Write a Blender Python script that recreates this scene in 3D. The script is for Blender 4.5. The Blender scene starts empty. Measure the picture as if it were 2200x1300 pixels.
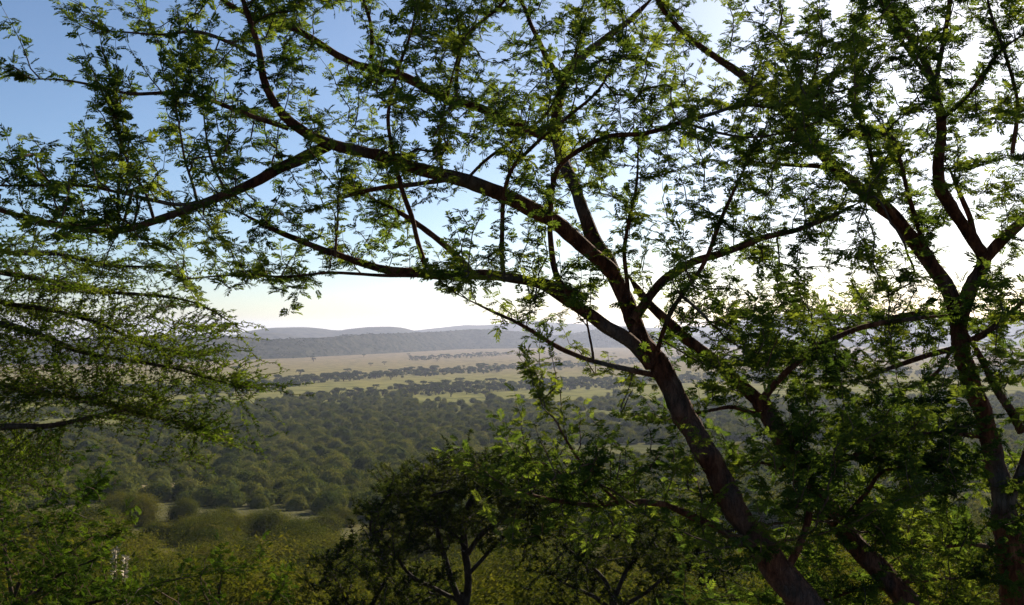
import bpy, math, random
import numpy as np
from mathutils import Vector, Matrix, noise as mnoise

SEED = 7
rng = np.random.default_rng(SEED)
random.seed(SEED)
scene = bpy.context.scene
C = scene.collection

# ------------------------------------------------------------------ camera
F = 2000.0                       # focal length in photograph pixels (2200 x 1300)
PITCH = math.atan(50.0 / F)      # the level horizon sits 50 px below the centre
cam_data = bpy.data.cameras.new('camera')
cam_data.sensor_width = 36.0
cam_data.lens = 36.0 * F / 2200.0
cam_data.clip_start = 0.05
cam_data.clip_end = 60000.0
cam = bpy.data.objects.new('camera', cam_data)
cam.location = (0, 0, 0)
cam.rotation_euler = (math.pi / 2 + PITCH, 0, 0)
C.objects.link(cam)
scene.camera = cam

# ------------------------------------------------------------------ sky, sun, exposure
SUN_AZ = math.radians(28.0)      # to the right of the view axis
SUN_EL = math.radians(23.0)
world = bpy.data.worlds.new('World')
scene.world = world
world.use_nodes = True
wn = world.node_tree
wn.nodes.clear()
w_out = wn.nodes.new('ShaderNodeOutputWorld')
w_bg = wn.nodes.new('ShaderNodeBackground')
w_sky = wn.nodes.new('ShaderNodeTexSky')
w_sky.sky_type = 'NISHITA'
w_sky.sun_disc = False
w_sky.sun_elevation = SUN_EL
w_sky.sun_rotation = SUN_AZ
w_sky.altitude = 1500.0
w_sky.air_density = 0.95
w_sky.dust_density = 1.8
w_sky.ozone_density = 3.0
w_bg.inputs['Strength'].default_value = 0.061
wn.links.new(w_sky.outputs['Color'], w_bg.inputs['Color'])
wn.links.new(w_bg.outputs['Background'], w_out.inputs['Surface'])

sun_data = bpy.data.lights.new('sun', 'SUN')
sun_data.energy = 5.0
sun_data.angle = math.radians(0.6)
sun_data.color = (1.0, 0.86, 0.66)
sun = bpy.data.objects.new('sun', sun_data)
sdir = Vector((math.sin(SUN_AZ) * math.cos(SUN_EL), math.cos(SUN_AZ) * math.cos(SUN_EL), math.sin(SUN_EL)))
sun.rotation_euler = sdir.to_track_quat('Z', 'Y').to_euler()
sun.location = (20, 30, 30)
C.objects.link(sun)

scene.view_settings.view_transform = 'Standard'
scene.view_settings.look = 'None'
scene.view_settings.exposure = 1.05
scene.view_settings.gamma = 1.0
scene.view_settings.use_curve_mapping = False
scene.cycles.use_denoising = True
scene.cycles.denoising_prefilter = 'NONE'
scene.cycles.max_bounces = 6
scene.cycles.diffuse_bounces = 2
scene.cycles.transmission_bounces = 4
scene.cycles.volume_bounces = 0
scene.cycles.caustics_reflective = False
scene.cycles.caustics_refractive = False

# ------------------------------------------------------------------ projection helpers
FWD = np.array([0, math.cos(PITCH), math.sin(PITCH)])
UPV = np.array([0, -math.sin(PITCH), math.cos(PITCH)])
RGT = np.array([1.0, 0, 0])

def P(px, py, d):
    return RGT * ((px - 1100.0) / F * d) - UPV * ((py - 650.0) / F * d) + FWD * d

def proj(pts):
    pts = np.asarray(pts, float)
    d = pts @ FWD
    return 1100 + F * (pts @ RGT) / d, 650 - F * (pts @ UPV) / d, d

# ------------------------------------------------------------------ mesh helpers
def mesh_np(name, V, polys, mats=(), mat_idx=None, smooth=False):
    """polys: list of (m, k) int arrays"""
    me = bpy.data.meshes.new(name)
    V = np.ascontiguousarray(V, dtype=np.float32)
    polys = [np.asarray(p, dtype=np.int32) for p in polys if len(p)]
    nl = sum(p.size for p in polys)
    npol = sum(len(p) for p in polys)
    me.vertices.add(len(V))
    me.vertices.foreach_set('co', V.ravel())
    me.loops.add(nl)
    me.polygons.add(npol)
    me.loops.foreach_set('vertex_index', np.concatenate([p.ravel() for p in polys]).astype(np.int32))
    sizes = np.concatenate([np.full(len(p), p.shape[1], np.int32) for p in polys])
    starts = np.concatenate([[0], np.cumsum(sizes)[:-1]]).astype(np.int32)
    me.polygons.foreach_set('loop_start', starts)
    try:
        me.polygons.foreach_set('loop_total', sizes)
    except Exception:
        pass
    if mat_idx is not None:
        me.polygons.foreach_set('material_index', np.asarray(mat_idx, np.int32))
    me.polygons.foreach_set('use_smooth', np.full(npol, bool(smooth)))
    me.update(calc_edges=True)
    for m in mats:
        me.materials.append(m)
    return me

def obj(name, me, parent=None, loc=None):
    o = bpy.data.objects.new(name, me)
    C.objects.link(o)
    if parent is not None:
        o.parent = parent
    if loc is not None:
        o.location = loc
    return o

def tag(o, label, cat, group=None, kind=None):
    o['label'] = label
    if cat:
        o['category'] = cat
    if group:
        o['group'] = group
    if kind:
        o['kind'] = kind
    return o

def catmull(pts, ds):
    """resample rows (any columns, first three xyz) along a Catmull-Rom curve at step ds"""
    pts = np.asarray(pts, float)
    n = len(pts)
    ext = np.vstack([2 * pts[0] - pts[1], pts, 2 * pts[-1] - pts[-2]])
    out = []
    for i in range(n - 1):
        p0, p1, p2, p3 = ext[i], ext[i + 1], ext[i + 2], ext[i + 3]
        k = max(1, int(round(np.linalg.norm((p2 - p1)[:3]) / ds)))
        t = (np.arange(k) / k)[:, None]
        out.append(0.5 * ((2 * p1) + (-p0 + p2) * t + (2 * p0 - 5 * p1 + 4 * p2 - p3) * t ** 2 + (-p0 + 3 * p1 - 3 * p2 + p3) * t ** 3))
    out.append(pts[-1:])
    return np.vstack(out)

def tube(pts, rad, sides, rough=0.0, seed=0):
    pts = np.asarray(pts, float)
    n = len(pts)
    tan = np.gradient(pts, axis=0)
    tan /= np.linalg.norm(tan, axis=1)[:, None] + 1e-12
    ref = np.array([0.31, 0.52, 0.8])
    u = np.cross(tan[0], ref)
    u /= np.linalg.norm(u) + 1e-12
    a = np.arange(sides) * 2 * math.pi / sides
    ca, sa = np.cos(a), np.sin(a)
    V = np.empty((n, sides, 3))
    for i in range(n):
        u = u - tan[i] * (u @ tan[i])
        u /= np.linalg.norm(u) + 1e-12
        v = np.cross(tan[i], u)
        V[i] = pts[i] + rad[i] * (ca[:, None] * u + sa[:, None] * v)
        if rough:
            for j in range(sides):
                q = V[i, j]
                h = mnoise.noise(Vector((q[0] * 9 + seed, q[1] * 9, q[2] * 5))) * 0.45 + (0.3 - abs(mnoise.noise(Vector((q[0] * 26, q[1] * 26 + seed, q[2] * 11)))) * 1.0) * 0.5 \
                    + (0.3 - abs(mnoise.noise(Vector((q[0] * 62, q[1] * 62 + seed, q[2] * 26))))) * 0.32
                V[i, j] += (q - pts[i]) * h * rough
    V = V.reshape(-1, 3)
    i = np.arange(n - 1)[:, None] * sides
    j = np.arange(sides)[None, :]
    j2 = (j + 1) % sides
    Q = np.stack([i + j, i + j2, i + sides + j2, i + sides + j], -1).reshape(-1, 4)
    return V, Q

class Acc:
    def __init__(self):
        self.V, self.Q, self.T, self.n = [], [], [], 0
    def add(self, V, Q=None, T=None):
        self.V.append(V)
        if Q is not None and len(Q):
            self.Q.append(np.asarray(Q) + self.n)
        if T is not None and len(T):
            self.T.append(np.asarray(T) + self.n)
        self.n += len(V)
    def mesh(self, name, mats, smooth=False):
        V = np.vstack(self.V)
        polys = []
        if self.Q:
            polys.append(np.vstack(self.Q))
        if self.T:
            polys.append(np.vstack(self.T))
        return mesh_np(name, V, polys, mats, smooth=smooth)

# ------------------------------------------------------------------ materials
def new_mat(name):
    m = bpy.data.materials.new(name)
    m.use_nodes = True
    nt = m.node_tree
    nt.nodes.clear()
    out = nt.nodes.new('ShaderNodeOutputMaterial')
    return m, nt, out

def ramp(nt, stops, interp='LINEAR'):
    r = nt.nodes.new('ShaderNodeValToRGB')
    cr = r.color_ramp
    cr.interpolation = interp
    while len(cr.elements) > 1:
        cr.elements.remove(cr.elements[-1])
    cr.elements[0].position = stops[0][0]
    cr.elements[0].color = (*stops[0][1], 1)
    for p, c in stops[1:]:
        e = cr.elements.new(p)
        e.color = (*c, 1)
    return r

def leaf_mat(name, dark, mid, light, trans=0.5, tcol=(2.5, 2.3, 0.72), nscale=2.0, gloss=0.0):
    m, nt, out = new_mat(name)
    L = nt.links
    geo = nt.nodes.new('ShaderNodeNewGeometry')
    info = nt.nodes.new('ShaderNodeObjectInfo')
    nz = nt.nodes.new('ShaderNodeTexNoise')
    nz.inputs['Scale'].default_value = nscale
    nz.inputs['Detail'].default_value = 2.0
    L.new(geo.outputs['Position'], nz.inputs['Vector'])
    mix = nt.nodes.new('ShaderNodeMath'); mix.operation = 'MULTIPLY_ADD'
    mix.inputs[1].default_value = 0.35
    L.new(geo.outputs['Random Per Island'], mix.inputs[0])
    mx2 = nt.nodes.new('ShaderNodeMath'); mx2.operation = 'MULTIPLY_ADD'
    mx2.inputs[1].default_value = 0.25
    L.new(info.outputs['Random'], mx2.inputs[0])
    nzs = nt.nodes.new('ShaderNodeMath'); nzs.operation = 'MULTIPLY_ADD'
    nzs.inputs[1].default_value = 2.0; nzs.inputs[2].default_value = -0.78
    L.new(nz.outputs['Fac'], nzs.inputs[0])
    L.new(nzs.outputs[0], mx2.inputs[2])
    L.new(mx2.outputs[0], mix.inputs[2])
    r = ramp(nt, [(0.12, dark), (0.5, mid), (0.92, light)])
    L.new(mix.outputs[0], r.inputs['Fac'])
    d = nt.nodes.new('ShaderNodeBsdfDiffuse')
    L.new(r.outputs['Color'], d.inputs['Color'])
    t = nt.nodes.new('ShaderNodeBsdfTranslucent')
    tm = nt.nodes.new('ShaderNodeMix'); tm.data_type = 'RGBA'; tm.blend_type = 'MULTIPLY'
    tm.inputs['Factor'].default_value = 1.0
    L.new(r.outputs['Color'], tm.inputs['A'])
    tm.inputs['B'].default_value = (*tcol, 1)
    L.new(tm.outputs['Result'], t.inputs['Color'])
    ms = nt.nodes.new('ShaderNodeMixShader')
    ms.inputs['Fac'].default_value = trans
    L.new(d.outputs[0], ms.inputs[1]); L.new(t.outputs[0], ms.inputs[2])
    g = nt.nodes.new('ShaderNodeBsdfGlossy')
    g.inputs['Roughness'].default_value = 0.45
    g.inputs['Color'].default_value = (0.55, 0.58, 0.5, 1)
    if gloss <= 0:
        nt.links.new(ms.outputs[0], out.inputs['Surface'])
        return m
    ms2 = nt.nodes.new('ShaderNodeMixShader')
    fr = nt.nodes.new('ShaderNodeFresnel'); fr.inputs['IOR'].default_value = 1.35
    fm = nt.nodes.new('ShaderNodeMath'); fm.operation = 'MULTIPLY'; fm.inputs[1].default_value = gloss * 4
    L.new(fr.outputs[0], fm.inputs[0])
    L.new(fm.outputs[0], ms2.inputs['Fac'])
    L.new(ms.outputs[0], ms2.inputs[1]); L.new(g.outputs[0], ms2.inputs[2])
    L.new(ms2.outputs[0], out.inputs['Surface'])
    return m

def bark_mat(name, c0, c1, c2, scale=1.0, bump=0.6):
    m, nt, out = new_mat(name)
    L = nt.links
    tc = nt.nodes.new('ShaderNodeNewGeometry')
    mp = nt.nodes.new('ShaderNodeMapping')
    mp.inputs['Scale'].default_value = (17 * scale, 17 * scale, 5 * scale)
    L.new(tc.outputs['Position'], mp.inputs['Vector'])
    n1 = nt.nodes.new('ShaderNodeTexNoise'); n1.inputs['Scale'].default_value = 1.0; n1.inputs['Detail'].default_value = 8; n1.inputs['Roughness'].default_value = 0.65
    L.new(mp.outputs[0], n1.inputs['Vector'])
    n2 = nt.nodes.new('ShaderNodeTexVoronoi'); n2.feature = 'DISTANCE_TO_EDGE'; n2.inputs['Scale'].default_value = 1.5
    wv = nt.nodes.new('ShaderNodeVectorMath'); wv.operation = 'MULTIPLY_ADD'
    wv.inputs[1].default_value = (2.2, 2.2, 1.6)
    L.new(n1.outputs['Color'], wv.inputs[0]); L.new(mp.outputs[0], wv.inputs[2])
    L.new(wv.outputs[0], n2.inputs['Vector'])
    n3 = nt.nodes.new('ShaderNodeTexNoise'); n3.inputs['Scale'].default_value = 2.1; n3.inputs['Detail'].default_value = 3
    L.new(tc.outputs['Position'], n3.inputs['Vector'])
    r = ramp(nt, [(0.33, c0), (0.52, c1), (0.72, c2)])
    L.new(n1.outputs['Fac'], r.inputs['Fac'])
    grey = nt.nodes.new('ShaderNodeMix'); grey.data_type = 'RGBA'
    rg = ramp(nt, [(0.5, (0, 0, 0)), (0.68, (0.75, 0.75, 0.75))])
    L.new(n3.outputs['Fac'], rg.inputs['Fac'])
    L.new(rg.outputs['Color'], grey.inputs['Factor'])
    L.new(r.outputs['Color'], grey.inputs['A'])
    grey.inputs['B'].default_value = (c1[0] * 0.85 + 0.02, c1[0] * 0.75 + 0.02, c1[0] * 0.66 + 0.02, 1)
    b = nt.nodes.new('ShaderNodeBsdfPrincipled')
    b.inputs['Roughness'].default_value = 0.9
    b.inputs['Specular IOR Level'].default_value = 0.15
    cr = ramp(nt, [(0.0, (0.16, 0.13, 0.12)), (0.07, (1, 1, 1))])  # charred crevice colour, with the shade inside the cracks painted in too
    L.new(n2.outputs['Distance'], cr.inputs['Fac'])
    cm = nt.nodes.new('ShaderNodeMix'); cm.data_type = 'RGBA'; cm.blend_type = 'MULTIPLY'; cm.inputs['Factor'].default_value = 0.6
    L.new(grey.outputs['Result'], cm.inputs['A']); L.new(cr.outputs['Color'], cm.inputs['B'])
    L.new(cm.outputs['Result'], b.inputs['Base Color'])
    ad = nt.nodes.new('ShaderNodeMath'); ad.operation = 'MULTIPLY_ADD'; ad.inputs[1].default_value = 0.6
    mn = nt.nodes.new('ShaderNodeMath'); mn.operation = 'MINIMUM'; mn.inputs[1].default_value = 0.25
    L.new(n2.outputs['Distance'], mn.inputs[0])
    L.new(mn.outputs[0], ad.inputs[0]); L.new(n1.outputs['Fac'], ad.inputs[2])
    bp = nt.nodes.new('ShaderNodeBump'); bp.inputs['Strength'].default_value = bump; bp.inputs['Distance'].default_value = 0.06
    L.new(ad.outputs[0], bp.inputs['Height'])
    L.new(bp.outputs[0], b.inputs['Normal'])
    L.new(b.outputs[0], out.inputs['Surface'])
    return m

M_BARK = bark_mat('acacia_bark', (0.020, 0.008, 0.005), (0.14, 0.050, 0.028), (0.30, 0.13, 0.07), bump=1.0)
M_BARK2 = bark_mat('grey_bark', (0.02, 0.014, 0.01), (0.06, 0.038, 0.026), (0.12, 0.08, 0.055))
M_TWIG = bark_mat('twig_bark', (0.03, 0.018, 0.012), (0.09, 0.052, 0.032), (0.16, 0.10, 0.06), bump=0.2)
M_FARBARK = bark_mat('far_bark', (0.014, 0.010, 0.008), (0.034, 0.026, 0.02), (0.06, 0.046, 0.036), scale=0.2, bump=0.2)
M_LEAF = leaf_mat('acacia_leaf', (0.017, 0.034, 0.014), (0.036, 0.062, 0.020), (0.085, 0.115, 0.030), trans=0.5, tcol=(3.0, 2.7, 0.8))
M_LEAF_FINE = leaf_mat('fine_leaf', (0.022, 0.042, 0.009), (0.048, 0.080, 0.014), (0.10, 0.135, 0.025), trans=0.42)
M_LEAF_SHRUB = leaf_mat('shrub_leaf', (0.012, 0.026, 0.007), (0.025, 0.048, 0.010), (0.055, 0.085, 0.016), trans=0.4, tcol=(2.0, 2.0, 0.6))
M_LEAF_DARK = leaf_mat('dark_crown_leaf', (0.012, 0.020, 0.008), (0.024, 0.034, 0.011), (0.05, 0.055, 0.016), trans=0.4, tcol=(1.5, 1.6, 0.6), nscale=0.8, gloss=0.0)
M_LEAF_SLOPE = leaf_mat('slope_bush_leaf', (0.030, 0.042, 0.010), (0.066, 0.072, 0.015), (0.12, 0.108, 0.022), trans=0.3, tcol=(1.5, 1.6, 0.6), nscale=0.22, gloss=0.0)
M_LEAF_FOREST = leaf_mat('woodland_leaf', (0.027, 0.044, 0.012), (0.066, 0.082, 0.021), (0.135, 0.136, 0.038), trans=0.2, nscale=0.11, gloss=0.0)
M_LEAF_FAR = leaf_mat('far_tree_leaf', (0.018, 0.028, 0.014), (0.032, 0.044, 0.02), (0.05, 0.062, 0.028), trans=0.2, nscale=0.05, gloss=0.0)

# ------------------------------------------------------------------ terrain
G_Y = np.array([-400, -60, 0, 5, 8, 12, 18, 25, 40, 70, 130, 200, 300, 430, 600, 900, 1200, 1500, 2000, 3000, 5000, 9000, 16000.])
G_Z = np.array([-1.0, -1.2, -1.7, -2.3, -3.2, -4.9, -7.5, -10.4, -15.6, -22, -31.5, -40, -50, -58, -63.5, -70, -74, -77, -82, -91, -103, -120, -150.])

def smoothstep(a, b, x):
    t = np.clip((x - a) / (b - a), 0, 1)
    return t * t * (3 - 2 * t)

def ground_z(x, y):
    x = np.asarray(x, float); y = np.asarray(y, float)
    ly = np.arcsinh(y / 6.0)
    z = np.interp(ly, np.arcsinh(G_Y / 6.0), G_Z)
    amp = np.clip(np.abs(y) * 0.006, 0.05, 1.6)
    w = np.clip(np.abs(y), 5, 800)
    z = z + amp * np.sin(x / (0.22 * w + 3) + 0.7) * np.cos(y / (0.31 * w + 4) * 0.35 + 1.1)
    return z

def ground_at(px, py):
    """point of the ground seen at a photograph pixel"""
    dirv = RGT * ((px - 1100) / F) - UPV * ((py - 650) / F) + FWD
    t = np.geomspace(9, 14000, 900)
    pts = dirv[None, :] * t[:, None]
    below = pts[:, 2] < ground_z(pts[:, 0], pts[:, 1])
    if not below.any():
        return None
    i = int(np.argmax(below))
    return pts[i]

def build_ground():
    ys = np.concatenate([np.linspace(-400, -20, 12), np.linspace(-12, 40, 44), np.geomspace(43, 15500, 150)])
    us = np.sinh(np.linspace(-4.6, 4.6, 161)) / np.sinh(4.6)
    X = us[None, :] * np.interp(ys, [-400, 40, 400, 15500], [500, 260, 1400, 12500])[:, None]
    Y = np.repeat(ys[:, None], len(us), 1)
    Z = ground_z(X, Y)
    V = np.stack([X, Y, Z], -1).reshape(-1, 3)
    n, m = X.shape
    i = np.arange(n - 1)[:, None] * m
    j = np.arange(m - 1)[None, :]
    Q = np.stack([i + j, i + j + 1, i + m + j + 1, i + m + j], -1).reshape(-1, 4)
    mat, nt, out = new_mat('savanna_ground')
    L = nt.links
    geo = nt.nodes.new('ShaderNodeNewGeometry')
    sep = nt.nodes.new('ShaderNodeSeparateXYZ')
    L.new(geo.outputs['Position'], sep.inputs[0])
    nb = nt.nodes.new('ShaderNodeTexNoise'); nb.inputs['Scale'].default_value = 0.004; nb.inputs['Detail'].default_value = 5
    nm = nt.nodes.new('ShaderNodeTexNoise'); nm.inputs['Scale'].default_value = 0.05; nm.inputs['Detail'].default_value = 6
    ns = nt.nodes.new('ShaderNodeTexNoise'); ns.inputs['Scale'].default_value = 1.4; ns.inputs['Detail'].default_value = 6
    for q in (nb, nm, ns):
        L.new(geo.outputs['Position'], q.inputs['Vector'])
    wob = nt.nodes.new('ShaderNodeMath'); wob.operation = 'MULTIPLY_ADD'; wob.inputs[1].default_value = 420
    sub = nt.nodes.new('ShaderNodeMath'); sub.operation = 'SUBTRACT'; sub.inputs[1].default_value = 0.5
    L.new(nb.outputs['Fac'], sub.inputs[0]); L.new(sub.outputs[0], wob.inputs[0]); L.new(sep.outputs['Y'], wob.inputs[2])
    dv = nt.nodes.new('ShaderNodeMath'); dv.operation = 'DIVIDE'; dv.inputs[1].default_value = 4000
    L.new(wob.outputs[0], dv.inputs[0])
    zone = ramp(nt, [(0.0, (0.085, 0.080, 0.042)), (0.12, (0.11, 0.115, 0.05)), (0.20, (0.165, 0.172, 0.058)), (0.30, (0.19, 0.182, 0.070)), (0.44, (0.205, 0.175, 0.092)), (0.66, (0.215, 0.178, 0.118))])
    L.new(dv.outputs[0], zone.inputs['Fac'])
    var = ramp(nt, [(0.32, (0.55, 0.60, 0.55)), (0.52, (1.0, 1.0, 1.0)), (0.72, (1.25, 1.15, 1.05))])
    L.new(nm.outputs['Fac'], var.inputs['Fac'])
    mul = nt.nodes.new('ShaderNodeMix'); mul.data_type = 'RGBA'; mul.blend_type = 'MULTIPLY'; mul.inputs['Factor'].default_value = 1
    L.new(zone.outputs['Color'], mul.inputs['A']); L.new(var.outputs['Color'], mul.inputs['B'])
    var2 = ramp(nt, [(0.3, (0.7, 0.7, 0.7)), (0.7, (1.25, 1.25, 1.2))])
    L.new(ns.outputs['Fac'], var2.inputs['Fac'])
    mul2 = nt.nodes.new('ShaderNodeMix'); mul2.data_type = 'RGBA'; mul2.blend_type = 'MULTIPLY'; mul2.inputs['Factor'].default_value = 1
    L.new(mul.outputs['Result'], mul2.inputs['A']); L.new(var2.outputs['Color'], mul2.inputs['B'])
    b = nt.nodes.new('ShaderNodeBsdfPrincipled')
    b.inputs['Roughness'].default_value = 1.0
    b.inputs['Specular IOR Level'].default_value = 0.0
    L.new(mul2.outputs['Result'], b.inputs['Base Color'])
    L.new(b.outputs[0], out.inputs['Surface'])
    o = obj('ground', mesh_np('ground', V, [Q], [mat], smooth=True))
    o['kind'] = 'structure'
    o['label'] = 'grassy slope falling to a wide savanna plain'

build_ground()

# sandy clearing: a sheet a few millimetres above the ground with an irregular outline
def flat_patch(name, outline_px, colour, label, lift=0.03, n=26):
    pts = np.array([ground_at(*p) for p in outline_px])
    loop = catmull(np.vstack([pts, pts[:1]]), 6.0)[:-1]
    loop += rng.normal(0, 1.0, loop.shape) * np.array([1, 1, 0])
    cen = loop.mean(0)
    rings = [cen[None, :].repeat(len(loop), 0) * (1 - t) + loop * t for t in np.linspace(0.05, 1, n)]
    V = np.vstack(rings)
    V[:, 2] = ground_z(V[:, 0], V[:, 1]) + lift
    m = len(loop)
    i = np.arange(n - 1)[:, None] * m
    j = np.arange(m)[None, :]
    j2 = (j + 1) % m
    Q = np.stack([i + j, i + j2, i + m + j2, i + m + j], -1).reshape(-1, 4)
    mat, nt, out = new_mat(name)
    geo = nt.nodes.new('ShaderNodeNewGeometry')
    nz = nt.nodes.new('ShaderNodeTexNoise'); nz.inputs['Scale'].default_value = 0.12; nz.inputs['Detail'].default_value = 6
    nt.links.new(geo.outputs['Position'], nz.inputs['Vector'])
    r = ramp(nt, [(0.38, tuple(0.42 * c for c in colour)), (0.5, colour), (0.7, tuple(min(1, 1.3 * c) for c in colour))])
    nt.links.new(nz.outputs['Fac'], r.inputs['Fac'])
    b = nt.nodes.new('ShaderNodeBsdfPrincipled'); b.inputs['Roughness'].default_value = 1; b.inputs['Specular IOR Level'].default_value = 0
    nt.links.new(r.outputs['Color'], b.inputs['Base Color'])
    nt.links.new(b.outputs[0], out.inputs['Surface'])
    o = obj(name, mesh_np(name, V, [Q], [mat], smooth=True))
    o['kind'] = 'structure'
    o['label'] = label
    return o

CLEAR = [(120, 1056), (230, 1052), (330, 1050), (430, 1042), (520, 1034), (516, 1025), (440, 1031), (330, 1041), (220, 1046), (130, 1050)]
flat_patch('path', CLEAR, (0.25, 0.21, 0.12), 'pale sandy track between the bushes')

# ------------------------------------------------------------------ hills
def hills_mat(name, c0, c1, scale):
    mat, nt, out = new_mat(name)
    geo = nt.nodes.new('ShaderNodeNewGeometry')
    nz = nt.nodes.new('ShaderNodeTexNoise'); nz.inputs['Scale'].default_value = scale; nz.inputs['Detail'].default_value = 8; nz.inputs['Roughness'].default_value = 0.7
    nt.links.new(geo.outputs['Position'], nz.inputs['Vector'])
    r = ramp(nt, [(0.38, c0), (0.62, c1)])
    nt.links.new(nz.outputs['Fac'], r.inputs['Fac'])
    b = nt.nodes.new('ShaderNodeBsdfPrincipled'); b.inputs['Roughness'].default_value = 1; b.inputs['Specular IOR Level'].default_value = 0
    nt.links.new(r.outputs['Color'], b.inputs['Base Color'])
    bp = nt.nodes.new('ShaderNodeBump'); bp.inputs['Strength'].default_value = 0.8; bp.inputs['Distance'].default_value = 12
    nt.links.new(nz.outputs['Fac'], bp.inputs['Height']); nt.links.new(bp.outputs[0], b.inputs['Normal'])
    nt.links.new(b.outputs[0], out.inputs['Surface'])
    return mat

def ridge(name, label, prof, d, depth, mat, seed, rough=4.0, dx=20):
    """prof: (px, py of the crest); d: distance of the crest (number or (left, right)); depth: half width of the hill body"""
    px = np.array([p[0] for p in prof], float)
    py = np.array([p[1] for p in prof], float)
    sx = np.arange(px[0], px[-1] + 1, dx * F / np.mean([q[1] for q in d]))
    sy = np.interp(sx, px, py)
    k = max(3, int(len(sx) / 160))
    ker = np.ones(k) / k
    sy = np.convolve(np.pad(sy, (k, k), 'edge'), ker, 'same')[k:-k]
    dd = np.interp(sx, [q[0] for q in d], [q[1] for q in d])
    crest = np.array([P(a, b, c) for a, b, c in zip(sx, sy, dd)])
    vs = np.linspace(-1, 1, 41)
    V = np.empty((len(sx), len(vs), 3))
    for i in range(len(sx)):
        c = crest[i]
        x = c[0] * (1 + 0 * vs)
        y = c[1] + vs * depth
        g = ground_z(x, y) - 4
        sh = np.where(vs < 0, (1 + vs), (1 - vs))
        sh = sh * sh * (3 - 2 * sh)
        z = g + (c[2] - ground_z(c[0], c[1]) + 4) * sh
        for j in range(len(vs)):
            p = Vector((x[j] * 0.004, y[j] * 0.004, seed))
            nn = mnoise.noise(p) * 0.6 + mnoise.noise(p * 2.7) * 0.35 + mnoise.noise(p * 7) * 0.14
            z[j] += rough * nn * 2.2 * sh[j] * (1 - 0.75 * (abs(vs[j]) < 0.06))
        V[i, :, 0] = x; V[i, :, 1] = y; V[i, :, 2] = z
    n, m = V.shape[:2]
    i = np.arange(n - 1)[:, None] * m
    j = np.arange(m - 1)[None, :]
    Q = np.stack([i + j, i + m + j, i + m + j + 1, i + j + 1], -1).reshape(-1, 4)
    o = obj(name, mesh_np(name, V.reshape(-1, 3), [Q], [mat], smooth=True))
    o['kind'] = 'structure'
    o['label'] = label
    return o, V

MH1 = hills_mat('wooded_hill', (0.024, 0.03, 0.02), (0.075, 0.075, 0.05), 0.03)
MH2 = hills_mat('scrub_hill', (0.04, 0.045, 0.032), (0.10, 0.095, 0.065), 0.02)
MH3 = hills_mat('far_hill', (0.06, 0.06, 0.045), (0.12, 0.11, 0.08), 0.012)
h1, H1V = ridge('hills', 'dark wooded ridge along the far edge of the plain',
      [(-900, 752), (-500, 742), (-200, 735), (0, 738), (200, 730), (330, 722), (440, 719), (500, 724), (570, 733), (640, 727), (700, 729), (760, 721), (850, 717), (930, 713), (1000, 708), (1060, 709),
       (1120, 714), (1180, 724), (1240, 716), (1290, 704), (1330, 701), (1380, 708), (1450, 722), (1560, 727), (1700, 732), (1900, 735), (2300, 738)], [(-900, 2200), (0, 2350), (440, 2450), (700, 2900), (850, 3500), (1000, 4300), (1350, 4700), (2300, 4900)], 480, MH1, 1.3, rough=7, dx=22)
ridge('hills', 'grey flat topped hills behind the wooded ridge',
      [(-700, 735), (-100, 728), (420, 728), (505, 722), (550, 709), (600, 704), (660, 703), (700, 707), (725, 711), (765, 705), (820, 702), (860, 703), (895, 712), (960, 722), (1060, 732)], [(0, 5800)], 900, MH2, 4.1, rough=6, dx=35)
ridge('hills', 'small hump of hill in front of the flat topped hills',
      [(480, 735), (530, 722), (570, 713), (600, 716), (640, 724), (690, 733)], [(0, 4700)], 380, MH2, 2.2, rough=4, dx=25)
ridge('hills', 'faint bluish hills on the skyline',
      [(820, 722), (880, 711), (940, 705), (1000, 698), (1035, 699), (1090, 695), (1130, 690), (1155, 688), (1180, 693), (1260, 697), (1400, 704), (1540, 700), (1590, 688), (1650, 677), (1710, 670), (1760, 671), (1850, 676), (2000, 684), (2300, 690), (2900, 700)],
      [(800, 7600), (2900, 8200)], 1300, MH3, 6.2, rough=6, dx=50)
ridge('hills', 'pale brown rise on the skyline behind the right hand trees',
      [(1450, 726), (1560, 712), (1650, 700), (1760, 692), (1900, 690), (2100, 694), (2400, 700), (2800, 705)], [(0, 6200)], 700, MH2, 8.8, rough=5, dx=40)

# ------------------------------------------------------------------ tree machinery
def kite(L, w, droop=0.0, fold=0.0):
    """one leaflet along +X, four corners"""
    return np.array([[0, 0, 0], [0.45 * L, -w / 2, -droop * 0.3 * L + fold], [L, 0, -droop * L], [0.45 * L, w / 2, -droop * 0.3 * L + fold]])

def compound_leaf(seed, pairs=7):
    """a bipinnate leaf, unit length along +X, up +Z"""
    r = np.random.default_rng(seed)
    V, Q, n = [], [], 0
    for i in range(pairs):
        t = 0.16 + 0.84 * i / (pairs - 1)
        base = np.array([t, 0, -0.30 * t * t])
        ln = 0.40 * (0.55 + 0.75 * math.sin(math.pi * (0.22 + 0.62 * t))) * r.uniform(0.85, 1.15)
        for s in (-1, 1):
            k = kite(ln, 0.20 * r.uniform(0.85, 1.2), droop=r.uniform(0.05, 0.45), fold=0.01)
            a = s * math.radians(r.uniform(48, 66) - 22 * t)
            ca, sa = math.cos(a), math.sin(a)
            k = k @ np.array([[ca, sa, 0], [-sa, ca, 0], [0, 0, 1]])
            V.append(k + base); Q.append(np.arange(4) + n); n += 4
    xs = np.linspace(0, 1, 4)
    for a, b in zip(xs[:-1], xs[1:]):
        V.append(np.array([[a, -0.011, -0.3 * a * a], [b, -0.009, -0.3 * b * b], [b, 0.009, -0.3 * b * b], [a, 0.011, -0.3 * a * a]]))
        Q.append(np.arange(4) + n); n += 4
    return np.vstack(V), np.array(Q)

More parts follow.
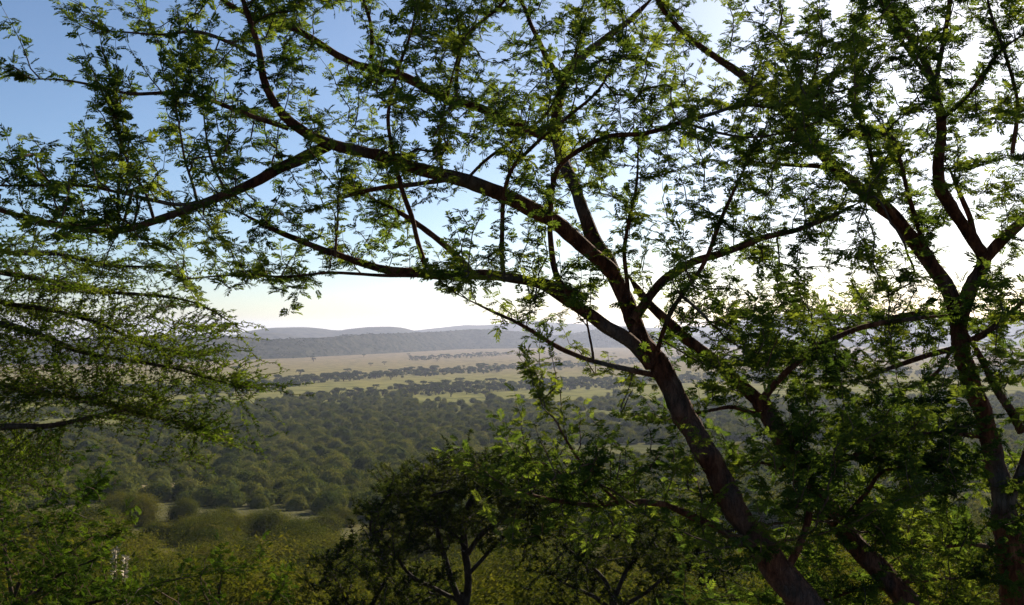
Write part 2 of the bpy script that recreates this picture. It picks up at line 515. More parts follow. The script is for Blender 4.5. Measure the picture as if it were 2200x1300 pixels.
def tuft_leaf(seed, k=6):
    """short tuft of narrow leaflets"""
    r = np.random.default_rng(seed)
    V, Q, n = [], [], 0
    for i in range(k):
        kk = kite(r.uniform(0.6, 1.0), r.uniform(0.17, 0.26), droop=r.uniform(-0.2, 0.3))
        a = math.radians(r.uniform(-75, 75)); b = math.radians(r.uniform(-35, 35))
        ca, sa = math.cos(a), math.sin(a)
        R1 = np.array([[1, 0, 0], [0, math.cos(b), math.sin(b)], [0, -math.sin(b), math.cos(b)]])
        kk = kk @ R1 @ np.array([[ca, sa, 0], [-sa, ca, 0], [0, 0, 1]])
        V.append(kk); Q.append(np.arange(4) + n); n += 4
    return np.vstack(V), np.array(Q)

LEAF_A = [compound_leaf(s, 5 + s % 2) for s in range(5)]
LEAF_T = [tuft_leaf(s, 4) for s in range(5)]
LEAF_S = [tuft_leaf(s + 20, 4) for s in range(5)]

def unit(v):
    v = np.asarray(v, float)
    return v / (np.linalg.norm(v, axis=-1, keepdims=True) + 1e-12)

def frames(dirs, ups):
    x = unit(dirs)
    y = unit(np.cross(ups, x))
    z = np.cross(x, y)
    return np.stack([x, y, z], -1)     # columns are the axes

def bake_leaves(acc, templates, pos, R, size, var):
    for v, (tv, tq) in enumerate(templates):
        k = np.nonzero(var == v)[0]
        if not len(k):
            continue
        V = np.einsum('nij,mj->nmi', R[k] * size[k][:, None, None], tv) + pos[k][:, None, :]
        Q = (np.arange(len(k))[:, None, None] * len(tv) + tq[None]).reshape(-1, 4)
        acc.add(V.reshape(-1, 3), Q)

def grow(skel, path0, attr, bf, maxlink):
    """attach attractor points to a skeleton, shortest balanced links first; returns parents (index into skel + attr)"""
    ns, na = len(skel), len(attr)
    best = np.full(na, 1e9); par = np.zeros(na, int)
    for i in range(0, ns):
        d = np.linalg.norm(attr - skel[i], axis=1)
        c = d + bf * path0[i]
        m = c < best
        best[m] = c[m]; par[m] = i
    done = np.zeros(na, bool)
    path = np.zeros(na)
    order = []
    for _ in range(na):
        j = int(np.argmin(np.where(done, 1e9, best)))
        done[j] = True
        p = par[j]
        pp = skel[p] if p < ns else attr[p - ns]
        pl = path0[p] if p < ns else path[p - ns]
        path[j] = pl + np.linalg.norm(attr[j] - pp)
        order.append(j)
        d = np.linalg.norm(attr - attr[j], axis=1)
        c = d + bf * path[j]
        m = (c < best) & ~done
        best[m] = c[m]; par[m] = ns + j
    return par, order

def bough_pts(px_pts, w, d, step=0.05, wscale=1.0):
    """trace [(px,py)...] with pixel widths (w0,w1 or list) and depths (d0,d1 or list) -> resampled xyz and radius"""
    n = len(px_pts)
    seg = np.concatenate([[0], np.cumsum([math.hypot(px_pts[i + 1][0] - px_pts[i][0], px_pts[i + 1][1] - px_pts[i][1]) for i in range(n - 1)])])
    t = seg / seg[-1]
    ww = np.interp(t, np.linspace(0, 1, len(w)), w) * wscale
    dd = np.interp(t, np.linspace(0, 1, len(d)), d)
    rows = [np.append(P(a[0], a[1], e), c * e / F / 2) for a, c, e in zip(px_pts, ww, dd)]
    return catmull(np.array(rows), step)

def knots(pts, seed):
    r = np.random.default_rng(seed)
    n = len(pts)
    if n < 6:
        return pts
    w = r.normal(0, 1, (n, 3))
    k = np.array([1, 2, 3, 2, 1.]); k /= k.sum()
    for c in range(3):
        w[:, c] = np.convolve(w[:, c], k, 'same')
    fade = np.minimum(np.arange(n), 4) / 4.0
    out = pts.copy()
    seg = np.linalg.norm(np.diff(pts[:, :3], axis=0), axis=1).mean()
    m = max(3, int(n / 5))
    low = np.stack([np.interp(np.linspace(0, 1, n), np.linspace(0, 1, m), r.normal(0, 1, m)) for _ in range(3)], -1)
    out[:, :3] += (w * (pts[:, 3:4] * 0.16) + low * (np.minimum(pts[:, 3:4], seg * 0.5) * 0.3 + seg * 0.13 * (pts[:, 3:4] < seg * 0.55))) * fade[:, None]
    out[:, 3] *= 1 + np.convolve(r.normal(0, 0.10, n), k, 'same')
    return out

def grid_points(rows, y0, density, r, cell=100.0, x0=0, clump=5, cw=(30, 13)):
    """rows of digits -> clumps of random pixel points and one depth offset for each clump"""
    pts, off = [], []
    for ry, row in enumerate(rows):
        for cx, ch in enumerate(row):
            if ch in '. 0':
                continue
            lam = int(ch) * density / clump
            k = int(lam) + (r.random() < lam % 1)
            for _ in range(k):
                c = (x0 + (cx + r.random()) * cell, y0 + (ry + r.random()) * cell)
                o = np.clip(r.normal(), -1.8, 2.2)
                ang = r.normal(0, 0.25)
                for _ in range(max(1, r.poisson(clump))):
                    u, v = r.normal(0, cw[0]), r.normal(0, cw[1])
                    pts.append((c[0] + u * math.cos(ang) - v * math.sin(ang), c[1] + u * math.sin(ang) + v * math.cos(ang)))
                    off.append(o + r.normal(0, 0.22))
    return np.array(pts), np.array(off)

def traced_tree(name, label, cat, trunk, boughs, rows, y0, *, group=None, density=1.3, spread=0.45, bf=0.35, leafset=LEAF_A, leafsize=(0.05, 0.09),
                node=0.042, per_node=(1, 3), mats=None, pick=300, seed=1, shoots=0.35, shoot_len=(0.18, 0.5), x0=0, cell=100.0, twig_r=0.0016,
                up_bias=0.35, trunk_sides=40, trunk_rough=0.36, leaf_flat=0.6, bare=3, away=None, bough_step=0.05, shoot_up=1.0, clump=3.5, cw=(30, 13), wscale=0.79, hug=0.0, shoot_dir=None, shoot_r=2.2, bough_shoots=0.5):
    bark, twigm, leafm = mats
    r = np.random.default_rng(seed)
    root = bpy.data.objects.new(name, None)
    C.objects.link(root)
    tr = knots(bough_pts(*trunk, step=bough_step, wscale=wscale), seed)
    base = tr[0, :3].copy()
    root.location = base
    def part(nm, me, **kw):
        o = obj(nm, me, root)
        o.matrix_parent_inverse = Matrix.Translation(-Vector(base))
        return o
    fine = catmull(tr, bough_step * 0.4)
    V, Q = tube(fine[:, :3], fine[:, 3], trunk_sides, trunk_rough, seed)
    part('trunk', mesh_np(name + '_trunk', V, [Q], [bark], smooth=True))
    skel, path = [tr[:, :3]], [np.linspace(0, 1.5, len(tr)) * 0.3 + 0.9]
    dref = [tr]
    for bi, b in enumerate(boughs):
        bp = knots(bough_pts(*b, step=bough_step, wscale=wscale), seed * 31 + bi)
        mid = catmull(bp, bough_step * 0.75)
        mid[-6:, 3] = np.linspace(mid[-6, 3], min(mid[-1, 3], twig_r * 1.5), 6)
        V, Q = tube(mid[:, :3], np.maximum(mid[:, 3], twig_r * 1.2), 16 if bp[0, 3] > 0.03 * bough_step / 0.05 else 8, trunk_rough * 0.8, seed + bi)
        part('bough', mesh_np(name + '_bough', V, [Q], [bark], smooth=True))
        skel.append(bp[bare:, :3]); path.append(np.linspace(0, 0.5, len(bp))[bare:] * 0.3)
        dref.append(bp)
    skel = np.vstack(skel); path = np.concatenate(path)
    spx, spy, sd = proj(skel)
    g, goff = grid_points(rows, y0, density, r, cell, x0, clump, cw)
    # depth of the nearest traced wood, plus a random offset
    idx = np.array([np.argmin((spx - a) ** 2 + (spy - b) ** 2) for a, b in g])
    dep = sd[idx] + goff * spread
    attr = np.array([P(a, b, max(c, 0.55 * np.median(sd))) for (a, b), c in zip(g, dep)])
    par, order = grow(skel, path, attr, bf, 1.0)
    ns = len(skel)
    kids = {}
    for j, p in enumerate(par):
        kids.setdefault(int(p), []).append(ns + j)
    allp = np.vstack([skel, attr])
    desc = np.ones(len(allp))
    for j in reversed(order):
        p = par[j]
        if p >= ns:
            desc[p] += desc[ns + j]
    twigs = Acc()
    lp, ld, lu = [], [], []
    def leaf_nodes(poly, every, tdir=None):
        """leaves in tufts along a polyline"""
        seg = np.diff(poly, axis=0)
        ln = np.linalg.norm(seg, axis=1)
        cum = np.concatenate([[0], np.cumsum(ln)])
        tot = cum[-1]
        if tot < 1e-4:
            return
        s = r.uniform(0.2, 1) * every
        side = r.choice([-1, 1])
        while s < tot:
            i = min(int(np.searchsorted(cum, s) - 1), len(seg) - 1)
            i = max(i, 0)
            p = poly[i] + seg[i] * ((s - cum[i]) / (ln[i] + 1e-9))
            t = seg[i] / (ln[i] + 1e-9)
            for _ in range(r.integers(per_node[0], per_node[1] + 1)):
                hor = np.cross(t, [0, 0, 1.0]) * side + r.normal(0, 0.55, 3)
                hor = hor * (1 - hug * 0.5) + t * (r.uniform(0.1, 0.8) + hug)
                hor[2] = hor[2] * (1 - leaf_flat) + r.uniform(-0.12, up_bias)
                lp.append(p); ld.append(hor)
                lu.append(np.array([r.normal(0, 0.8), r.normal(0, 0.8), 1.0]))
                side = -side if r.random() < 0.8 else side
            s += every * r.uniform(0.7, 1.4)
        lp.append(poly[-1]); ld.append(seg[-1] / (ln[-1] + 1e-9) + r.normal(0, 0.3, 3)); lu.append(np.array([r.normal(0, .4), r.normal(0, .4), 1.0]))
    def add_shoot(p0, lean, r0, f=1.0):
        L_ = r.uniform(*shoot_len) * f
        if shoot_dir is None:
            dv = unit(np.array([r.normal(0, 0.42), r.normal(0, 0.42), shoot_up]) + lean)
        else:
            dv = unit(np.array(shoot_dir) + r.normal(0, 0.22, 3) + lean)
        k = 6
        sp = p0 + dv[None, :] * np.linspace(0, L_, k)[:, None] + np.cumsum(r.normal(0, 0.016 * L_ / 0.3, (k, 3)), 0) * (np.arange(k) > 0)[:, None]
        V, Q = tube(sp, np.linspace(r0, twig_r * 0.5, k), 4)
        twigs.add(V, Q)
        leaf_nodes(sp, node)
    # chains
    used = set()
    starts = [(p, c) for p in list(kids) if p < ns for c in kids[p]]
    stack = list(starts)
    while stack:
        p, c = stack.pop()
        chain = [p, c]
        while kids.get(chain[-1]):
            ch = sorted(kids[chain[-1]], key=lambda q: -desc[q])
            for q in ch[1:]:
                stack.append((chain[-1], q))
            chain.append(ch[0])
        pts = allp[chain]
        rr = twig_r * np.power(np.maximum(desc[chain], 1), 0.42)
        rr[0] = rr[1]
        rr[-1] = twig_r * 0.6
        rows_ = np.column_stack([pts, rr])
        cv = catmull(rows_, 0.07 * bough_step / 0.05)
        wob = r.normal(0, 1, (len(cv), 3)) * 0.008 * bough_step / 0.05
        wob[0] = 0
        cv[:, :3] += wob
        V, Q = tube(cv[:, :3], np.maximum(cv[:, 3], twig_r * 0.5), 5 if desc[c] > 6 else 4)
        twigs.add(V, Q)
        # leaves along the finer part
        fine_from = 0
        thick = cv[:, 3] > twig_r * 3.6
        if thick.any():
            fine_from = int(np.nonzero(thick)[0].max())
        if len(cv) - fine_from >= 2:
            leaf_nodes(cv[fine_from:, :3], node)
        # straight shoots standing up from the twig
        for q in chain[1:]:
            if r.random() < shoots:
                add_shoot(allp[q], 0.35 * unit(pts[-1] - pts[0]), twig_r * shoot_r)
    # shoots and leaf tufts straight on the thin parts of the boughs
    for bp in dref[1:]:
        lenb = len(bp)
        for i in range(int(lenb * 0.25), lenb):
            if bp[i, 3] < 0.34 * bough_step and r.random() < bough_shoots:
                t = unit(bp[min(i + 1, lenb - 1), :3] - bp[i - 1, :3])
                add_shoot(bp[i, :3], 0.7 * t, twig_r * shoot_r, 0.8 if i < lenb - 2 else 1.0)
        if bp[-1, 3] < 0.25 * bough_step:
            leaf_nodes(bp[int(lenb * 0.6):, :3], node * 1.3)
            t = unit(bp[-1, :3] - bp[-3, :3])
            for _ in range(3):
                add_shoot(bp[-1, :3], 2.2 * t, twig_r * shoot_r)
    if twigs.n:
        o = part('twigs', twigs.mesh(name + '_twigs', [twigm], smooth=True))
        o['kind'] = 'stuff'
    lp, ld, lu = np.array(lp), np.array(ld), np.array(lu)
    R = frames(ld, lu)
    size = r.uniform(leafsize[0], leafsize[1], len(lp))
    var = r.integers(0, len(leafset), len(lp))
    # the leaves that show largest are objects of their own
    keep = np.ones(len(lp), bool)
    if pick:
        px, py, dd = proj(lp)
        vis = (px > 10) & (px < 2190) & (py > 10) & (py < 1290)
        score = np.where(vis, size / dd, 0)
        top = np.argsort(-score)[:pick]
        keep[top] = False
        tms = []
        for tv, tq in leafset:
            tms.append(mesh_np('leaf', tv, [tq], [leafm]))
        for k in top:
            M = np.eye(4)
            M[:3, :3] = R[k] * size[k]
            M[:3, 3] = lp[k]
            o = part('leaf', tms[var[k]])
            o.matrix_basis = Matrix(M.tolist())
    acc = Acc()
    bake_leaves(acc, leafset, lp[keep], R[keep], size[keep], var[keep])
    o = part('crown', acc.mesh(name + '_crown', [leafm]))
    o['kind'] = 'stuff'
    tag(root, label, cat, group)
    print(name, 'attractors', len(attr), 'leaves', len(lp), 'leaf faces', acc.n // 4)
    return root

# ------------------------------------------------------------------ the leaning acacia in front
MAIN_TRUNK = ([(2010, 1660), (1900, 1510), (1800, 1385), (1735, 1300), (1690, 1245), (1640, 1175), (1580, 1090), (1530, 1000), (1482, 910), (1440, 835), (1405, 780), (1375, 735)],
              [155, 138, 120, 108, 98, 84, 75, 68, 65, 63, 62, 52], [5.25, 5.4, 5.5, 5.55])
MAIN_BOUGHS = [
    # A: low bough arching left
    ([(1400, 785), (1350, 728), (1290, 690), (1230, 655), (1160, 620), (1085, 598), (1000, 585), (900, 577), (800, 568), (720, 553), (640, 520), (560, 486), (500, 455)], [42, 38, 33, 29, 26, 22, 17, 9], [5.5, 5.35, 5.2, 5.05]),
    ([(1260, 640), (1180, 604), (1080, 588), (960, 592), (840, 588), (720, 586), (610, 592), (500, 590), (390, 604)], [20, 14, 11, 8, 5], [5.4, 5.15, 5.2, 5.35]),
    # B: pale upright bough going back
    ([(1385, 750), (1345, 640), (1300, 550), (1262, 475), (1232, 400), (1205, 330), (1196, 265), (1210, 190), (1240, 130), (1320, 70), (1410, -20)], [52, 48, 44, 40, 36, 32, 26, 18, 12], [5.6, 5.95, 6.4, 6.8]),
    ([(1210, 190), (1175, 110), (1130, 40), (1095, -60)], [20, 14, 9], [6.4, 6.5]),
    # C: long upper bough to the left
    ([(1320, 590), (1240, 515), (1180, 470), (1110, 430), (1040, 400), (950, 374), (850, 342), (770, 325), (700, 308), (640, 280), (590, 235), (560, 170), (546, 95), (520, 0), (490, -80)], [46, 45, 43, 40, 33, 26, 19, 10], [5.75, 5.5, 5.25, 5.05, 4.9]),
    ([(705, 312), (640, 345), (560, 386), (480, 422), (400, 452), (320, 474), (230, 494), (120, 482), (0, 455), (-120, 430)], [32, 27, 23, 19, 14, 9], [5.2, 4.85, 4.5, 4.2]),
    ([(450, 432), (380, 440), (310, 426), (250, 412), (180, 398), (100, 396), (0, 398), (-80, 390)], [13, 10, 8, 5], [4.65, 4.5, 4.35]),
    ([(620, 276), (550, 250), (450, 214), (370, 200), (280, 205), (200, 188), (130, 174), (60, 170)], [15, 12, 9, 4], [5.1, 5.0, 4.9]),
    ([(548, 120), (490, 90), (420, 66), (340, 72), (230, 62)], [12, 9, 4], [4.95, 4.85]),
    # E: upper reddish bough
    ([(1200, 300), (1100, 268), (1040, 240), (980, 215), (900, 180), (820, 145), (740, 114), (680, 82), (600, 50), (500, 10), (430, -40)], [28, 26, 26, 22, 16, 9], [6.3, 6.0, 5.8, 5.6]),
    ([(980, 214), (990, 110), (1015, 60), (1075, 8), (1120, -60)], [14, 11, 8], [5.8, 5.7]),
    ([(798, 132), (797, 70), (780, 0), (770, -60)], [14, 11, 8], [5.7, 5.6]),
    # F: dark arching branch to the right
    ([(1240, 660), (1205, 600), (1186, 530), (1178, 460), (1200, 375), (1250, 325), (1310, 294), (1380, 280), (1450, 265), (1530, 242), (1600, 220), (1665, 228), (1730, 212)], [18, 16, 16, 15, 13, 8], [5.4, 5.15, 4.95, 4.8]),
    ([(1470, 262), (1560, 290), (1620, 300), (1700, 285), (1760, 262)], [9, 7, 4], [4.9, 4.85]),
    ([(915, 574), (885, 480), (862, 410), (845, 330), (835, 255), (850, 180), (880, 80), (890, 20)], [15, 13, 11, 7], [5.15, 4.9, 4.8]),
    ([(1082, 592), (1072, 500), (1077, 430), (1100, 365), (1150, 312), (1230, 245), (1290, 190), (1330, 95)], [15, 13, 11, 5], [5.2, 4.95, 4.8]),
    ([(1000, 388), (1050, 335), (1115, 290), (1180, 240), (1222, 160), (1250, 90)], [11, 9, 5], [5.3, 5.1]),
    ([(950, 374), (945, 280), (965, 190), (990, 100)], [11, 9, 5], [5.3, 5.1]),
    ([(1405, 780), (1440, 680), (1475, 620), (1515, 560), (1550, 475), (1585, 395), (1612, 335)], [15, 13, 12, 6], [5.5, 5.2, 5.0]),
    ([(1360, 690), (1420, 610), (1480, 575), (1560, 542), (1640, 508), (1720, 490), (1800, 460), (1860, 428)], [30, 24, 17, 9], [5.6, 5.75, 5.9]),
    ([(1350, 640), (1345, 560), (1350, 470), (1365, 380), (1370, 300)], [14, 11, 6], [5.6, 5.4]),
    ([(975, 384), (900, 394), (820, 402), (745, 418), (690, 440)], [16, 13, 8], [5.3, 5.5]),
    ([(1010, 584), (965, 535), (900, 482), (840, 442), (780, 415)], [22, 17, 9], [5.25, 5.6, 5.9]),
    ([(255, 490), (258, 420), (266, 350), (262, 310)], [10, 8, 5], [4.5, 4.45]),
    ([(425, 446), (405, 370), (390, 290), (378, 232)], [9, 7, 4], [4.6, 4.55]),
    ([(490, 418), (460, 360), (445, 300), (436, 235)], [9, 7, 4], [4.65, 4.6]),
    ([(330, 470), (310, 400), (270, 330), (245, 255)], [9, 7, 4], [4.5, 4.4]),
    ([(720, 553), (722, 480), (730, 410)], [9, 7, 5], [5.1, 5.05]),
    # K: low sprays lit from behind
    ([(1592, 1168), (1525, 1126), (1440, 1095), (1350, 1080), (1280, 1086), (1200, 1078), (1120, 1058), (1085, 1042)], [26, 20, 14, 6], [5.45, 5.2, 5.0]),
    ([(1330, 1080), (1262, 1015), (1215, 950), (1190, 905), (1160, 868)], [10, 8, 5], [5.15, 5.0]),
    ([(1300, 1084), (1230, 1040), (1180, 1000), (1130, 990)], [10, 7, 4], [5.15, 5.2]),
    # L: thin drooping branch under A
    ([(1408, 806), (1360, 796), (1290, 780), (1200, 745), (1130, 708), (1060, 672), (990, 632)], [18, 15, 12, 6], [5.5, 5.3, 5.15]),
    ([(1275, 775), (1268, 720), (1260, 660)], [9, 7, 6], [5.3, 5.2]),
]
MAIN_ROWS = [
    '....34666666554211....',
    '...3677777676674421...',
    '.112567776654644443...',
    '.113455446677645554...',
    '1233444566677545663...',
    '45666543454466566643..',
    '35555555666556677543..',
    '....1242...123676543..',
    '...........111235644..',
    '...........1..122.....',
    '...........1122223....',
    '..........37876413222..',
    '...........343233432..',
]
traced_tree('acacia_tree', 'leaning acacia with thick reddish trunk and boughs arching across the sky', 'tree', MAIN_TRUNK, MAIN_BOUGHS, MAIN_ROWS, -100,
            density=1.6, spread=0.42, bf=0.4, mats=(M_BARK, M_TWIG, M_LEAF), seed=3, leafsize=(0.035, 0.060), node=0.046, per_node=(2, 4), shoots=0.3, shoot_len=(0.15, 0.42), twig_r=0.002, wscale=0.72)

# second stem just behind it
T2_TRUNK = ([(2230, 1610), (2080, 1440), (1955, 1302), (1890, 1225), (1830, 1165), (1775, 1095), (1735, 1040), (1695, 975), (1655, 905), (1632, 858)], [84, 72, 60, 56, 52, 46], [6.0, 6.1, 6.15])
T2_BOUGHS = [
    ([(1634, 866), (1600, 835), (1550, 785), (1500, 745), (1450, 702), (1400, 655), (1350, 590)], [38, 32, 26, 16], [6.15, 6.2, 6.3]),
    ([(1636, 862), (1665, 825), (1705, 780), (1760, 742), (1835, 710), (1940, 690), (2040, 676)], [22, 18, 14, 8], [6.15, 5.95, 5.8]),
    ([(1700, 980), (1760, 1010), (1850, 965), (1940, 935), (2050, 925)], [14, 13, 11, 7], [6.15, 6.0, 5.85]),
    ([(1690, 1225), (1722, 1165), (1740, 1105), (1735, 1040), (1700, 960)], [22, 18, 14, 10], [5.7, 5.75, 5.8]),
    ([(1800, 1130), (1860, 1060), (1900, 1010), (1990, 1000)], [16, 12, 7], [6.1, 5.9]),
    ([(1920, 1262), (1850, 1268), (1780, 1292), (1700, 1310)], [14, 11, 8], [6.1, 5.9]),
    ([(1910, 1250), (1990, 1245), (2080, 1240)], [13, 10, 6], [6.1, 6.0]),
    ([(1650, 900), (1580, 870), (1520, 880), (1440, 905)], [12, 10, 6], [6.15, 6.2]),
    ([(1720, 1015), (1640, 1000), (1560, 990)], [12, 9, 5], [6.15, 6.2]),
]
T2_ROWS = [
    '..............3444....',
    '..............3565543.',
    '...............45664..',
    '...............466554.',
    '..............2467766.',
    '..............2466665.',
    '..............3556666.',
]
traced_tree('acacia_tree', 'slimmer acacia stem with a broken stub, leaning parallel behind the thick trunk', 'tree', T2_TRUNK, T2_BOUGHS, T2_ROWS, 650,
            density=1.35, spread=0.42, bf=0.4, mats=(M_BARK, M_TWIG, M_LEAF), seed=11, leafsize=(0.042, 0.074), node=0.046, per_node=(2, 4), shoots=0.3, shoot_len=(0.15, 0.4), twig_r=0.002)

# tall acacia at the right edge
T3_TRUNK = ([(2260, 1560), (2215, 1420), (2185, 1300), (2170, 1200), (2158, 1100), (2138, 980), (2112, 900), (2085, 820), (2066, 740), (2058, 680)], [110, 92, 76, 62, 52, 46], [6.7, 6.8, 6.9])
T3_BOUGHS = [
    ([(2060, 700), (2035, 620), (1995, 560), (1950, 505), (1900, 450), (1850, 410), (1795, 362), (1745, 305), (1690, 240), (1600, 165), (1510, 110), (1430, 30), (1380, -60)], [46, 42, 38, 32, 24, 16, 10], [6.9, 7.0, 7.1, 7.0]),
    ([(2060, 690), (2085, 620), (2112, 560), (2090, 510), (2040, 440), (2012, 385), (2022, 280), (2008, 180), (1960, 90), (1890, -10)], [44, 40, 34, 26, 18, 10], [6.9, 6.7, 6.5, 6.4]),
    ([(2112, 560), (2150, 520), (2210, 470), (2290, 400)], [34, 28, 22], [6.75, 6.6]),
    ([(2094, 515), (2076, 450), (2050, 380), (2032, 340)], [18, 15, 10], [6.7, 6.8]),
    ([(2195, 930), (2150, 840), (2110, 765), (2070, 700)], [26, 22, 16], [6.6, 6.75]),
    ([(1860, 408), (1780, 365), (1700, 355), (1620, 345)], [16, 13, 7], [7.05, 7.1]),
    ([(1960, 510), (1900, 430), (1870, 320), (1840, 240), (1840, 150), (1850, 60)], [13, 10, 6], [6.9, 6.6]),
    ([(1985, 545), (1950, 420), (1920, 300), (1850, 290), (1780, 255), (1720, 212)], [15, 13, 10, 5], [6.9, 6.4, 6.2]),
    ([(2020, 260), (2080, 200), (2150, 110), (2230, 60)], [14, 11, 7], [6.5, 6.3]),
    ([(2015, 200), (1960, 120), (1920, 60), (1900, 0)], [12, 9, 5], [6.5, 6.6]),
    ([(2060, 745), (1980, 770), (1900, 802), (1810, 822)], [18, 14, 8], [6.85, 6.6]),
    ([(2045, 750), (2010, 800), (1950, 835), (1880, 862)], [13, 10, 6], [6.8, 6.6]),
    ([(2062, 740), (2110, 715), (2160, 680), (2230, 620)], [22, 18, 14], [6.85, 6.6]),
    ([(2060, 690), (1970, 672), (1880, 690), (1790, 720), (1720, 760)], [18, 14, 8], [6.9, 6.6]),
    ([(2125, 940), (2060, 925), (1990, 930), (1900, 950)], [16, 12, 6], [6.8, 6.6]),
    ([(2150, 1180), (2080, 1170), (2000, 1175), (1900, 1160)], [14, 11, 6], [6.8, 6.5]),
    ([(2160, 1110), (2200, 1000), (2230, 880), (2240, 760)], [30, 24, 16], [6.75, 6.6]),
    ([(1960, 90), (1880, -30), (1800, -160), (1700, -300), (1620, -430)], [14, 11, 8, 5], [6.45, 6.6, 6.7]),  # this and the next two: out-of-view boughs, added to carry the shading crown
    ([(2010, 185), (2040, 20), (2060, -150), (2040, -320), (2000, -460)], [16, 13, 9, 5], [6.5, 6.5]),
    ([(2230, 60), (2280, -100), (2300, -260), (2290, -420)], [16, 12, 8], [6.3, 6.5]),
    ([(2175, 330), (2190, 230), (2160, 120), (2130, 20), (2120, -60)], [12, 10, 7], [6.4, 6.3]),
]
T3_ROWS = [  # top rows continue the crown out of view, added to shade the upper canopy
    '..............4566666665',
    '..............5677777776',
    '..............5677777776',
    '...............467777776',
    '................2345566',
    '................3467666',
    '................4578765',
    '...............35689876',
    '...............34689876',
    '................3567667',
    '................2346567',
    '................3577777',
    '................3466666',
    '.................456777',
    '..................56788',
    '..................57888',
    '..................47889',
    '..................57889',
]
traced_tree('acacia_tree', 'tall forked acacia at the right edge, backlit against the bright sky', 'tree', T3_TRUNK, T3_BOUGHS, T3_ROWS, -500,
            density=1.4, spread=0.55, bf=0.4, mats=(M_BARK, M_TWIG, M_LEAF), seed=17, leafsize=(0.042, 0.074), node=0.046, per_node=(2, 4), shoots=0.3, shoot_len=(0.15, 0.45), twig_r=0.002, wscale=0.72)

# ------------------------------------------------------------------ fine-leaved tree entering from the left
U_TRUNK = ([(-760, 1560), (-740, 1400), (-720, 1200), (-700, 1000), (-690, 850), (-680, 700), (-670, 560)], [120, 100, 80, 50], [7.6, 7.4])
U_BOUGHS = [
    ([(-690, 950), (-500, 925), (-300, 915), (-100, 916), (20, 918), (100, 916), (170, 905), (250, 884), (330, 862)], [44, 34, 24, 15, 7], [7.5, 7.1, 6.8]),
    ([(-690, 900), (-400, 840), (-150, 826), (0, 832), (110, 842), (210, 864), (290, 886), (370, 908), (430, 926)], [40, 30, 20, 12, 5], [7.5, 7.0, 6.7]),
    ([(-685, 800), (-400, 720), (-150, 690), (0, 700), (120, 735), (220, 762), (320, 784), (410, 802), (500, 826)], [40, 30, 20, 12, 5], [7.5, 7.2, 7.0]),
    ([(-680, 740), (-350, 650), (-100, 640), (60, 660), (200, 690), (290, 728), (380, 758), (460, 775)], [38, 28, 18, 10, 4], [7.5, 7.4, 7.4]),
    ([(-675, 690), (-350, 590), (-100, 580), (80, 600), (220, 620), (340, 640), (430, 655), (500, 695)], [36, 26, 17, 10, 4], [7.5, 7.0, 6.9]),
    ([(-670, 640), (-350, 545), (-100, 535), (80, 545), (200, 560), (330, 575)], [34, 24, 15, 6], [7.5, 7.6]),
]
U_ROWS = [
    '....555555555665 3......',
    '....66666677888764......',
    '....777777789999875......',
    '....7777777899988863....',
    '....777777789998887653..',
    '....6666666788887777642',
    '....55555556777677777653',
    '....444444444445556665',
    '....33333333322234455442',
    '....555555555521112222.',
    '....66666666552.........',
]
traced_tree('thorn_tree', 'fine leaved thorn tree with flat layered sprays reaching in from the left edge', 'tree', U_TRUNK, U_BOUGHS, U_ROWS, 500,
            density=1.8, clump=4, cw=(34, 5), spread=0.5, bf=1.1, hug=0.9, shoot_dir=(0.9, -0.1, 0.12), shoot_r=1.6, mats=(M_BARK2, M_TWIG, M_LEAF_FINE), seed=23, leafset=LEAF_T, leafsize=(0.022, 0.044), node=0.024, per_node=(1, 2),
            pick=0, cell=50.0, x0=-600, shoots=0.75, shoot_len=(0.10, 0.28), up_bias=0.3, twig_r=0.0022, bough_shoots=0.9, wscale=0.8)

# ------------------------------------------------------------------ shrubs in the lower left corner
S1_TRUNK = ([(-20, 1560), (0, 1450), (20, 1340), (40, 1250)], [40, 26, 14], [8.2, 8.2])
S1_BOUGHS = [
    ([(10, 1380), (60, 1280), (110, 1190), (150, 1110), (190, 1060)], [24, 18, 10, 5], [8.2, 8.1]),
    ([(0, 1420), (100, 1330), (220, 1290), (340, 1255), (430, 1240)], [24, 18, 10, 5], [8.2, 7.9]),
    ([(30, 1300), (10, 1200), (0, 1100), (-10, 1010)], [20, 14, 8], [8.2, 8.4]),
    ([(20, 1350), (-80, 1250), (-180, 1180)], [20, 14, 8], [8.2, 8.4]),
    ([(40, 1300), (120, 1240), (200, 1200), (260, 1150)], [16, 12, 6], [8.1, 7.8]),
]
traced_tree('thorn_shrub', 'bright green feathery thorn shrub in the lower left corner', 'shrub', S1_TRUNK, S1_BOUGHS, ['..32..', '..43..', '..641.', '..7752', '..777763'], 950,
            density=4.2, wscale=0.45, spread=0.7, bf=0.6, mats=(M_BARK2, M_TWIG, M_LEAF_SHRUB), seed=29, leafset=LEAF_A, leafsize=(0.035, 0.065), node=0.045, cw=(34, 10), hug=0.3, per_node=(1, 3),
            pick=120, x0=-200, shoots=0.5, shoot_len=(0.15, 0.35), up_bias=0.4, shoot_up=0.6)
S2_TRUNK = ([(470, 1560), (480, 1480), (490, 1420)], [40, 30], [9.5, 9.5])
S2_BOUGHS = [
    ([(480, 1470), (430, 1380), (360, 1310), (300, 1270)], [20, 12, 5], [9.5, 9.2]),
    ([(485, 1450), (480, 1360), (470, 1290), (480, 1230)], [20, 12, 5], [9.5, 9.6]),
    ([(490, 1440), (540, 1370), (570, 1320), (600, 1270)], [20, 12, 5], [9.5, 9.4]),
]
